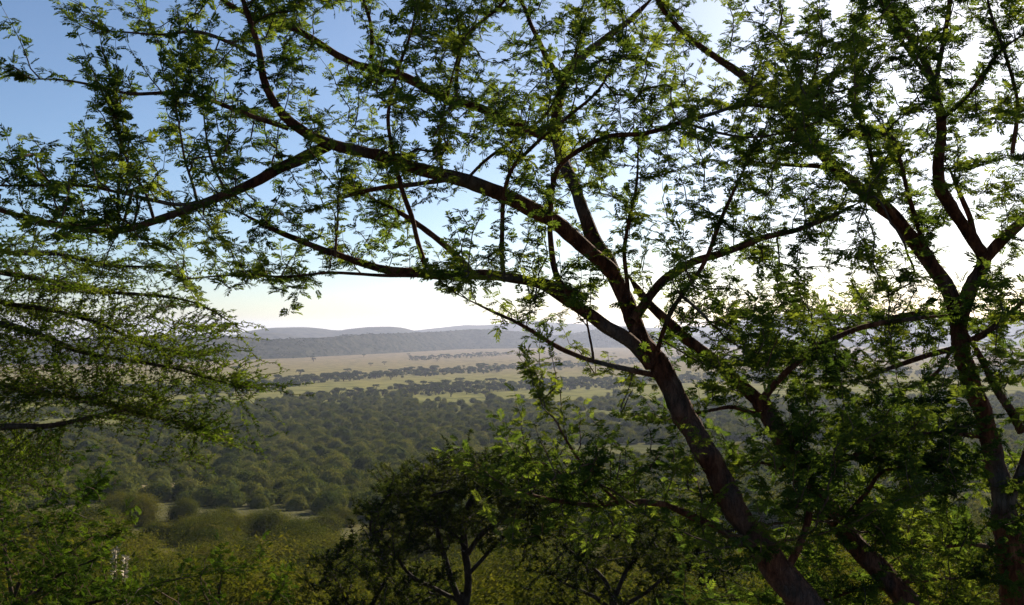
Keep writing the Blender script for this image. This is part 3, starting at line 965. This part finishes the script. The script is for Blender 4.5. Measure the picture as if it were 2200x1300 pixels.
traced_tree('thorn_shrub', 'low thorn shrub with pale leaf tips along the bottom edge, left of the dark tree', 'shrub', S2_TRUNK, S2_BOUGHS, ['...121.', '.23343.', '.57776.'], 1190,
            density=2.6, spread=0.5, bf=0.5, mats=(M_BARK2, M_TWIG, M_LEAF_SHRUB), seed=37, leafset=LEAF_A, leafsize=(0.04, 0.075), node=0.045, hug=0.3, per_node=(1, 3),
            pick=60, x0=130, shoots=0.5, shoot_len=(0.15, 0.35), up_bias=0.4, shoot_up=0.7)

# ------------------------------------------------------------------ dark dome crowned trees on the slope below
def px_trunk(pts, w, d):
    return (pts, w, d)

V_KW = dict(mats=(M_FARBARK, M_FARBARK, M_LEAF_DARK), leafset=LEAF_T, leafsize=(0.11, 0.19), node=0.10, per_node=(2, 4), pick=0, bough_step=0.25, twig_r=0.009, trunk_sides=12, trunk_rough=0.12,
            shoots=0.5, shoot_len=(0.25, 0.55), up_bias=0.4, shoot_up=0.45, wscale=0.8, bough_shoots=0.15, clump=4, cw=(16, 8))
traced_tree('acacia_tree', 'dark dome crowned acacia with twisting forked stems, centre of the slope', 'tree',
            ([(1008, 1520), (1003, 1420), (998, 1330), (1000, 1270)], [46, 34, 26], [30, 30]),
            [([(1000, 1300), (1008, 1230), (1003, 1170), (1000, 1120), (1015, 1070), (1050, 1010), (1060, 970)], [22, 20, 16, 8], [30, 30.5]),
             ([(998, 1320), (968, 1240), (950, 1180), (938, 1120), (915, 1070), (880, 1030)], [20, 16, 12, 7], [30, 29.3]),
             ([(1003, 1180), (970, 1140), (945, 1100), (955, 1040), (960, 990)], [13, 10, 6], [30, 31]),
             ([(1005, 1190), (1040, 1140), (1080, 1110), (1120, 1085), (1150, 1050)], [16, 12, 6], [30, 29.6]),
             ([(985, 1290), (930, 1262), (880, 1240), (845, 1190), (820, 1160)], [14, 10, 6], [30, 28.8]),
             ([(1010, 1230), (1060, 1180), (1110, 1130), (1140, 1090)], [12, 9, 5], [30, 31.5])],
            ['....24565443..', '..367777777641', '.3678888887775', '35888888888886', '36777777777775', '1344432333443.', '.2211.....121.'],
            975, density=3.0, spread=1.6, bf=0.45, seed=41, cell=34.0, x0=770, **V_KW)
traced_tree('acacia_tree', 'dark spreading acacia below the lit sprays, right of the dome crowned tree', 'tree',
            ([(1322, 1500), (1320, 1400), (1322, 1330), (1318, 1270)], [34, 26, 20], [27, 27]),
            [([(1320, 1300), (1300, 1245), (1260, 1210), (1220, 1180)], [15, 11, 5], [27, 26.4]),
             ([(1320, 1290), (1340, 1235), (1370, 1190), (1400, 1160)], [15, 11, 5], [27, 27.5]),
             ([(1320, 1310), (1390, 1270), (1440, 1230), (1490, 1200)], [14, 10, 5], [27, 26.6]),
             ([(1322, 1320), (1270, 1275), (1210, 1250), (1180, 1230)], [14, 10, 5], [27, 27.6])],
            ['....3455432...', '..35677777653.', '.3677777777764', '36777666677776', '24444333344454', '.12221..122221'],
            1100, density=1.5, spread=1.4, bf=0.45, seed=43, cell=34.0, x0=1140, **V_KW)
traced_tree('acacia_tree', 'dark low acacia crown at the bottom edge, left of the dome crowned tree', 'tree',
            ([(780, 1520), (785, 1430), (780, 1350)], [34, 26, 20], [31, 31]),
            [([(782, 1370), (750, 1300), (720, 1250), (690, 1220)], [15, 11, 5], [31, 30.2]),
             ([(782, 1360), (800, 1290), (830, 1240), (850, 1200)], [15, 11, 5], [31, 31.5]),
             ([(782, 1380), (850, 1320), (890, 1290), (920, 1270)], [13, 10, 5], [31, 31])],
            ['..34444...', '.3566665..', '3677777653', '5777777776', '5777777777', '4666666665'],
            1150, density=1.5, spread=1.5, bf=0.45, seed=47, cell=32.0, x0=650, **V_KW)

# ------------------------------------------------------------------ shared crowns for the middle distance
def blob_crown(seed, width, height, clumps, faces, fsize, flat=0.55, base=0.35, shape='dome', inner=0.25, cf=0.10):
    """leaf faces gathered in clumps on and inside a dome; origin at the foot of the plant"""
    r = np.random.default_rng(seed)
    cs = []
    lob = r.uniform(0.78, 1.12, 7)
    while len(cs) < clumps:
        a = r.uniform(0, 2 * math.pi)
        rad = math.sqrt(r.random()) * np.interp((a / (2 * math.pi) * 7) % 7, np.arange(8), np.append(lob, lob[0]))
        top = math.sqrt(max(0, 1 - min(rad, 1) ** 2)) if shape == 'dome' else (1 - min(rad, 1) ** 4) ** 0.5 * 0.8 + 0.2
        lo = 0.15 if shape == 'dome' else 0.35
        zz = top * (1 - inner * r.random() ** 2 * 2) if r.random() > 0.25 else top * r.uniform(0.2, 0.9)
        zz *= r.uniform(0.86, 1.1)
        cs.append((rad * math.cos(a) * width / 2, rad * math.sin(a) * width / 2, height * (base + (1 - base) * max(zz, 0.02))))
    cs = np.array(cs)
    k = np.repeat(np.arange(clumps), faces)
    n = len(k)
    csize = r.uniform(0.7, 1.3, clumps) * width * cf
    off = r.normal(0, 1, (n, 3)) * csize[k][:, None] * np.array([1, 1, flat])
    pos = cs[k] + off
    outw = unit(pos - np.array([0, 0, height * base * 0.8])) * 0.7 + unit(off) * 0.6
    nrm = unit(r.normal(0, 0.45, (n, 3)) + np.array([0, 0, 0.25]) + outw)
    t = unit(np.cross(nrm, r.normal(0, 1, (n, 3))))
    b = np.cross(nrm, t)
    s = r.uniform(0.6, 1.35, n)[:, None] * fsize
    V = np.stack([pos - t * s * 0.7, pos - b * s * 0.32 + t * s * 0.1, pos + t * s * 0.7, pos + b * s * 0.32 - t * s * 0.1], 1).reshape(-1, 3)
    Q = np.arange(n * 4).reshape(-1, 4)
    return V, Q, cs

def hull(seed, width, height, base, sub, lump=0.16, shrink=0.86):
    """lumpy closed body of the crown (the dense inner twigs and leaves), as quads"""
    n, m = {1: (8, 4), 2: (12, 6), 3: (26, 13)}[sub]
    th = np.linspace(-0.5, 0.5, m + 1) * math.pi * 0.985
    ph = np.arange(n) * 2 * math.pi / n
    V = np.stack([np.cos(th)[:, None] * np.cos(ph)[None], np.cos(th)[:, None] * np.sin(ph)[None], np.sin(th)[:, None] + 0 * ph[None]], -1).reshape(-1, 3)
    o = seed * 7.31
    nz = np.array([mnoise.noise(Vector((q[0] * 2.1 + o, q[1] * 2.1, q[2] * 2.1))) * 1.0 + mnoise.noise(Vector((q[0] * 5 + o, q[1] * 5, q[2] * 5))) * 0.55 for q in V])
    V = V * (shrink * (1 + lump * nz))[:, None]
    V[:, 2] = np.where(V[:, 2] < 0, V[:, 2] * 0.35, V[:, 2])
    V = V * np.array([width / 2, width / 2, height * (1 - base)]) + np.array([0, 0, height * base])
    i = np.arange(m)[:, None] * n
    j = np.arange(n)[None]
    j2 = (j + 1) % n
    return V, np.stack([i + j, i + j2, i + n + j2, i + n + j], -1).reshape(-1, 4)

def with_hull(VQ, hl):
    V, Q = VQ
    return np.vstack([V, hl[0]]), np.vstack([Q, hl[1] + len(V)])

def stems(seed, height, cs, n=5, r0=0.12, sides=5, fork=0.3):
    r = np.random.default_rng(seed + 500)
    acc = Acc()
    sel = cs[r.choice(len(cs), min(n * 3, len(cs)), replace=False)]
    heads = []
    for i in range(n):
        a = r.uniform(0, 6.28)
        foot = np.array([math.cos(a), math.sin(a), 0]) * r0 * 0.8 - np.array([0, 0, 0.25])
        tgt = sel[i]
        m1 = foot * 0.6 + np.array([tgt[0] * 0.18, tgt[1] * 0.18, height * fork])
        m2 = tgt * 0.55 + np.array([0, 0, height * 0.12])
        pts = catmull(np.array([foot, m1, m2, tgt]), height * 0.09)
        pts[1:-1] += r.normal(0, 0.02 * height, pts[1:-1].shape)
        V, Q = tube(pts, np.linspace(r0, r0 * 0.18, len(pts)), sides)
        acc.add(V, Q)
        heads.append(pts)
    for tgt in sel[n:]:
        h = heads[r.integers(len(heads))]
        q = h[r.integers(len(h) // 3, len(h))]
        pts = catmull(np.array([q, (q + tgt) / 2 + r.normal(0, 0.04 * height, 3), tgt]), height * 0.09)
        V, Q = tube(pts, np.linspace(r0 * 0.4, r0 * 0.1, len(pts)), 4)
        acc.add(V, Q)
    return acc

def in_poly(px, py, poly):
    n = len(poly); c = False
    j = n - 1
    for i in range(n):
        xi, yi = poly[i]; xj, yj = poly[j]
        if (yi > py) != (yj > py) and px < (xj - xi) * (py - yi) / (yj - yi) + xi:
            c = not c
        j = i
    return c

def place(px):
    if px < 330:
        return 'below the left thorn tree'
    if px < 780:
        return 'left of the dome crowned tree'
    if px < 1200:
        return 'behind the dome crowned tree'
    if px < 1560:
        return 'left of the leaning trunk'
    return 'right of the leaning trunk'

# bushes of the near slope: crown and stems shared between copies
SLOPE = []
for s in range(6):
    w = [6.0, 7.5, 5.0, 8.5, 6.5, 5.5][s]; h = [3.6, 4.2, 3.2, 4.6, 4.4, 3.4][s]
    V, Q, cs = blob_crown(100 + s, w, h, 150, 80, 0.15, flat=0.7, base=0.18, inner=0.3)
    V, Q = with_hull((V, Q), hull(100 + s, w, h, 0.18, 3, lump=0.22, shrink=0.80))
    SLOPE.append((mesh_np('bush_crown', V, [Q], [M_LEAF_SLOPE]), stems(100 + s, h, cs, 6, 0.09, 5, 0.25).mesh('bush_stems', [M_FARBARK], smooth=True), w, h))

slope_pts = []
r = np.random.default_rng(77)
tries = 0
while len(slope_pts) < 280 and tries < 30000:
    tries += 1
    y = math.exp(r.uniform(math.log(24), math.log(185)))
    x = r.uniform(-0.72, 0.72) * y + r.normal(0, 2)
    z = float(ground_z(x, y))
    px, py, _ = proj(np.array([[x, y, z + 1.5]]))
    if y < 34 and 600 < px[0] < 1560:
        continue
    if any(in_poly(px[0], py[0] - q, CLEAR) for q in (0, 18)):
        continue
    if any((x - a) ** 2 + (y - b) ** 2 < (2.5 + 0.004 * y) ** 2 for a, b, _ in slope_pts):
        continue
    slope_pts.append((x, y, z))
slope_pts.sort(key=lambda p: p[1])
for i, (x, y, z) in enumerate(slope_pts):
    cm, sm, w, h = SLOPE[r.integers(len(SLOPE))]
    root = bpy.data.objects.new('thorn_bush', None)
    C.objects.link(root)
    root.location = (x, y, z - 0.05)
    sc = r.uniform(0.75, 1.2) * (0.8 if y < 40 else 1.0)
    root.rotation_euler = (0, 0, r.uniform(0, 6.28))
    root.scale = (sc * r.uniform(0.9, 1.15), sc * r.uniform(0.9, 1.15), sc * r.uniform(0.85, 1.2))
    obj('crown', cm, root); obj('trunk', sm, root)
    where = place(proj(np.array([[x, y, z + 1.5]]))[0][0])
    size = 'large' if sc * w > 6.6 else 'small'
    if y < 60:
        tag(root, size + ' olive green thorn bush in the nearest thicket, ' + where, 'bush', size + ' thorn bushes on the near slope ' + where)
    elif y < 110:
        tag(root, size + ' olive thorn bush halfway down the slope, ' + where, 'bush', size + ' thorn bushes halfway down the slope ' + where)
    else:
        tag(root, size + ' brownish thorn bush at the foot of the slope, ' + where, 'bush', size + ' thorn bushes at the foot of the slope ' + where)

# ------------------------------------------------------------------ valley woodland
def tree_mesh(name, seed, w, h, clumps, faces, fsize, leaf, shape='dome', base=0.3, flat=0.5, r0=0.2, nst=4, cf=0.065):
    V, Q, cs = blob_crown(seed, w, h, clumps, faces, fsize, flat=flat, base=base, shape=shape, cf=cf)
    if shape == 'dome':
        V, Q = with_hull((V, Q), hull(seed, w, h, base, 3))
    st = stems(seed, h, cs, nst, r0, 5, 0.3)
    V2 = np.vstack(st.V); Q2 = np.vstack(st.Q)
    idx = np.concatenate([np.zeros(len(Q), int), np.ones(len(Q2), int)])
    return mesh_np(name, np.vstack([V, V2]), [np.vstack([Q, Q2 + len(V)])], [leaf, M_FARBARK], mat_idx=idx)

WOOD = [tree_mesh('woodland_tree', 200 + s, [7.2, 8.6, 6.6, 9.4, 8, 6][s], [4.4, 5.0, 4.2, 5.4, 4.6, 3.8][s], 90, 20, 0.34, M_LEAF_FOREST, 'dome', 0.2, 0.6, 0.2) for s in range(6)]
UMBR = [tree_mesh('umbrella_tree', 300 + s, [11, 9, 13, 10][s], [7.5, 6.5, 8.5, 7.0][s], 40, 22, 0.8, M_LEAF_FAR, 'flat', 0.62, 0.35, 0.28, 5) for s in range(4)]

def line_y(pts, x):
    return np.interp(x, [p[0] for p in pts], [p[1] for p in pts])

FOREST_TOP = [(-900, 905), (0, 893), (250, 880), (500, 872), (640, 862), (860, 856), (900, 872), (1100, 872), (1300, 866), (1450, 866), (1700, 860), (2200, 850), (3000, 840)]
BAND_C = ([(640, 858), (760, 850), (860, 842), (1000, 836), (1150, 830), (1300, 826), (1400, 818), (1600, 812), (2200, 800), (3000, 790)], [4, 10, 17, 20, 18, 16, 16, 14, 14, 12])
BAND_A = ([(-900, 878), (0, 858), (300, 846), (560, 832), (700, 815), (850, 805), (1000, 798), (1200, 787), (1300, 780), (1500, 772), (2200, 762), (3000, 755)], [22, 20, 18, 18, 15, 12, 12, 10, 8, 8, 8, 8])
BAND_B = ([(880, 772), (1000, 766), (1100, 758), (1250, 754), (1400, 752)], [3, 8, 9, 7, 4])

def on_ground_px(x, y):
    z = ground_z(x, y)
    px, py, d = proj(np.stack([x, y, z], -1))
    return px, py, z

r = np.random.default_rng(91)
# candidates spread evenly over the ground
N = 90000
yy = np.exp(r.uniform(math.log(170), math.log(3000), N))
xx = r.uniform(-0.8, 0.8, N) * yy
px, py, zz = on_ground_px(xx, yy)
forest = py > line_y(FOREST_TOP, px) + 6 * np.sin(px / 37.0) + r.normal(0, 5, N)
def band(b):
    c = line_y(b[0], px); w = np.interp(px, [p[0] for p in b[0]], b[1])
    return (r.random(N) < np.exp(-((py - c) / (w * 0.5 + 1.2 * np.sin(px / 23.0) + 0.8 * np.sin(px / 61.0))) ** 4)) & (px > b[0][0][0]) & (px < b[0][-1][0])
inband = band(BAND_C) | band(BAND_A) | band(BAND_B)
loose = (r.random(N) < 0.0035 * np.clip(1600 / yy, 0.4, 2)) & ~forest
nzv = np.array([mnoise.noise(Vector((a * 0.012, b * 0.008, 3.3))) for a, b in zip(xx, yy)])
ok = (forest & (nzv > -0.32)) | (inband & (nzv > -0.34)) | loose
in_clear = np.array([any(in_poly(a, b - q, CLEAR) for q in (0, 10, 20)) if 0 < a < 620 and b > 1000 else False for a, b in zip(px, py)])
ok &= ~in_clear
xs, ys, zs, fr, lo = xx[ok], yy[ok], zz[ok], forest[ok], loose[ok]
# spacing by hashing on a grid
order = np.argsort(ys)
taken = {}
sel = []
for i in order:
    x, y = xs[i], ys[i]
    sp = r.uniform(6.6, 9.8) if fr[i] else (7.5 if not lo[i] else 24.0)
    key = (int(x // 10), int(y // 10))
    good = True
    for a in (-1, 0, 1):
        for b in (-1, 0, 1):
            for (u, v, s2) in taken.get((key[0] + a, key[1] + b), ()):
                if (u - x) ** 2 + (v - y) ** 2 < (0.5 * (sp + s2) * 0.92) ** 2:
                    good = False
                    break
            if not good:
                break
        if not good:
            break
    if good:
        taken.setdefault(key, []).append((x, y, sp if sp < 10 else 8))
        sel.append(i)
sel = np.array(sel)
xs, ys, zs, fr, lo = xs[sel], ys[sel], zs[sel], fr[sel], lo[sel]
px, py, _ = proj(np.stack([xs, ys, zs], -1))
inframe = (px > -60) & (px < 2260)
print('valley trees', len(xs), 'forest', fr.sum(), 'bands', (~fr & ~lo).sum(), 'loose', lo.sum())

near = [i for i in np.argsort(ys) if fr[i] and inframe[i]][:300]
nearset = set(near)
for i in near:
    o = obj('woodland_tree', WOOD[near.index(i) % len(WOOD)], None, (xs[i], ys[i], zs[i] - 0.1))
    s = 0.55 + 0.8 * r.beta(1.6, 2.0)
    o.scale = (s * r.uniform(0.9, 1.1), s * r.uniform(0.9, 1.1), s * r.uniform(0.85, 1.2))
    o.rotation_euler = (0, 0, r.uniform(0, 6.28))
    if 0 < px[i] < 620 and abs(py[i] - 1040) < 60:
        tag(o, ['big', 'small'][int(s < 0.9)] + ' round bushy tree beside the pale sandy track, ' + place(px[i]), 'tree', ['big', 'small'][int(s < 0.9)] + ' bushy trees beside the sandy track ' + place(px[i]))
    else:
        row = 'broad' if s > 0.92 else 'small'
        rank = 'in the front row of the woodland' if ys[i] < 245 else 'behind the front row of the woodland'
        tag(o, row + ' bushy tree ' + rank + ', ' + place(px[i]), 'tree', row + ' bushy trees ' + rank + ' ' + place(px[i]))

loners = [i for i in range(len(xs)) if lo[i] and inframe[i]]
loners = sorted(loners, key=lambda i: ys[i])[:90]
for i in loners:
    o = obj('umbrella_tree', UMBR[loners.index(i) % len(UMBR)], None, (xs[i], ys[i], zs[i] - 0.1))
    s = r.uniform(0.7, 1.15)
    o.scale = (s, s, s * r.uniform(0.9, 1.15))
    o.rotation_euler = (0, 0, r.uniform(0, 6.28))
    far = 'on the near green grass' if ys[i] < 1300 else 'on the far tan plain'
    tag(o, 'lone umbrella acacia ' + far + ', ' + place(px[i]), 'tree', 'lone umbrella acacias ' + far + ' ' + place(px[i]))
done = nearset | set(loners)

def mass(name, label, pos, sources, smin, smax):
    """trees nobody could count, as one object: points that carry copies of the trees already standing in the scene"""
    n = len(pos)
    me = bpy.data.meshes.new(name)
    me.vertices.add(n)
    me.vertices.foreach_set('co', np.ascontiguousarray(pos, np.float32).ravel())
    sc = smin + (smax - smin) * r.beta(1.6, 2.0, n)
    vec = np.stack([sc, sc, sc * r.uniform(0.85, 1.2, n)], -1).astype(np.float32)
    rot = np.stack([np.zeros(n), np.zeros(n), r.uniform(0, 6.28, n)], -1).astype(np.float32)
    for nm, tp, dat, key in (('tree_scale', 'FLOAT_VECTOR', vec, 'vector'), ('tree_turn', 'FLOAT_VECTOR', rot, 'vector'), ('tree_kind', 'INT', r.integers(0, len(sources), n).astype(np.int32), 'value')):
        at = me.attributes.new(nm, tp, 'POINT')
        at.data.foreach_set(key, dat.ravel())
    me.update()
    o = obj(name, me)
    o['kind'] = 'stuff'
    o['label'] = label
    ng = bpy.data.node_groups.new(name + '_scatter', 'GeometryNodeTree')
    ng.interface.new_socket('Geometry', in_out='INPUT', socket_type='NodeSocketGeometry')
    ng.interface.new_socket('Geometry', in_out='OUTPUT', socket_type='NodeSocketGeometry')
    N, L = ng.nodes, ng.links
    gi = N.new('NodeGroupInput'); go = N.new('NodeGroupOutput')
    iop = N.new('GeometryNodeInstanceOnPoints')
    jn = N.new('GeometryNodeGeometryToInstance')
    for src in sources:
        oi = N.new('GeometryNodeObjectInfo')
        oi.transform_space = 'ORIGINAL'
        oi.inputs['Object'].default_value = src
        L.new(oi.outputs['Geometry'], jn.inputs['Geometry'])
    def attr(nm, tp):
        q = N.new('GeometryNodeInputNamedAttribute')
        q.data_type = tp
        q.inputs['Name'].default_value = nm
        return [x for x in q.outputs if x.enabled and x.name == 'Attribute'][0]
    L.new(gi.outputs[0], iop.inputs['Points'])
    L.new(jn.outputs[0], iop.inputs['Instance'])
    iop.inputs['Pick Instance'].default_value = True
    L.new(attr('tree_kind', 'INT'), iop.inputs['Instance Index'])
    L.new(attr('tree_scale', 'FLOAT_VECTOR'), iop.inputs['Scale'])
    er = N.new('FunctionNodeEulerToRotation')
    L.new(attr('tree_turn', 'FLOAT_VECTOR'), er.inputs[0])
    L.new(er.outputs[0], iop.inputs['Rotation'])
    L.new(iop.outputs[0], go.inputs[0])
    md = o.modifiers.new('scatter', 'NODES')
    md.node_group = ng
    print(name, n)
    return o

def first_of(stem, meshes):
    out = []
    for m in meshes:
        out.append(next(o for o in bpy.data.objects if o.data == m and o.name.startswith(stem)))
    return out

WOOD_SRC = first_of('woodland_tree', WOOD)
UMBR_SRC = first_of('umbrella_tree', UMBR)
rest = np.array([i for i in range(len(xs)) if i not in done])
allpos = np.stack([xs, ys, zs - 0.1], -1)
mass('forest', 'close woodland covering the valley floor', allpos[[i for i in rest if fr[i]]], WOOD_SRC, 0.5, 1.4)
mass('treeline', 'dark belts of trees crossing the grass plain', allpos[[i for i in rest if not fr[i]]], UMBR_SRC + WOOD_SRC[:4], 0.45, 1.15)

# trees on the wooded ridge
def ridge_trees():
    r2 = np.random.default_rng(5)
    n, m = H1V.shape[:2]
    K = 12000
    ii = r2.integers(0, n - 1, K); jj = r2.integers(0, m // 2 + 1, K)
    p = H1V[ii, jj] + r2.normal(0, 9, (K, 3)) * np.array([1, 1, 0])
    up = H1V[ii, jj, 2] - ground_z(H1V[ii, jj, 0], H1V[ii, jj, 1])
    p = p[up > 0.5]
    p[:, 2] -= 2.2
    mass('forest', 'scrubby woodland on the dark ridge', p, UMBR_SRC, 0.4, 0.7)
ridge_trees()

# ------------------------------------------------------------------ pale flower spike among the lower left shrubs
def flower_spike(p, h, label, seed, lean):
    r2 = np.random.default_rng(seed)
    root = bpy.data.objects.new('flower_spike', None)
    C.objects.link(root)
    root.location = p
    pts = np.array([[0, 0, 0], [lean * 0.2 * h, 0, 0.5 * h], [lean * h * 0.5, 0, h]])
    pts = catmull(pts, 0.06)
    V, Q = tube(pts, np.linspace(0.008, 0.003, len(pts)), 5)
    obj('stalk', mesh_np('stalk', V, [Q], [M_FARBARK], smooth=True), root)
    mat, nt, out = new_mat('pale_floret')
    b = nt.nodes.new('ShaderNodeBsdfPrincipled'); b.inputs['Roughness'].default_value = 0.8
    geo = nt.nodes.new('ShaderNodeNewGeometry')
    rr = ramp(nt, [(0, (0.42, 0.37, 0.27)), (1, (0.66, 0.60, 0.48))])
    nt.links.new(geo.outputs['Random Per Island'], rr.inputs['Fac'])
    nt.links.new(rr.outputs['Color'], b.inputs['Base Color']); nt.links.new(b.outputs[0], out.inputs['Surface'])
    acc = Acc()
    for k in range(70):
        t = 0.55 + 0.45 * r2.random() ** 0.8
        c = np.array([np.interp(t, np.linspace(0, 1, len(pts)), pts[:, a]) for a in range(3)])
        d = unit(np.array([r2.normal(), r2.normal(), 0.4]))
        kk = kite(0.05 * r2.uniform(0.6, 1.2), 0.022)
        Rm = frames(d[None], r2.normal(0, 1, (1, 3)))[0]
        acc.add(kk @ Rm.T + c, np.arange(4)[None])
    o = obj('florets', acc.mesh('florets', [mat]), root)
    o['kind'] = 'stuff'
    tag(root, label, 'flower', 'flower spikes in the lower left shrubs')

flower_spike(P(241, 1330, 8.6), 0.66, 'taller pale dry flower spike standing out of the lower left shrubs', 3, 0.08)
flower_spike(P(262, 1330, 8.9), 0.60, 'thin greyish flower spike just beside the paler one', 9, 0.10)

# ------------------------------------------------------------------ haze over the plain
def haze():
    x0, x1, y0, y1, z0, z1 = -13000, 13000, -420, 15800, -160, 60
    V = np.array([[x, y, z] for x in (x0, x1) for y in (y0, y1) for z in (z0, z1)], float)
    Q = np.array([[0, 1, 3, 2], [4, 6, 7, 5], [0, 4, 5, 1], [2, 3, 7, 6], [0, 2, 6, 4], [1, 5, 7, 3]])
    mat, nt, out = new_mat('haze')
    v = nt.nodes.new('ShaderNodeVolumePrincipled')
    v.inputs['Color'].default_value = (0.64, 0.73, 1.0, 1)
    v.inputs['Density'].default_value = HAZE_DENSITY
    v.inputs['Anisotropy'].default_value = 0.35
    nt.links.new(v.outputs[0], out.inputs['Volume'])
    o = obj('haze', mesh_np('haze', V, [Q], [mat]))
    o['kind'] = 'stuff'
    o['label'] = 'pale evening haze over the plain'
HAZE_DENSITY = 0.00007
haze()
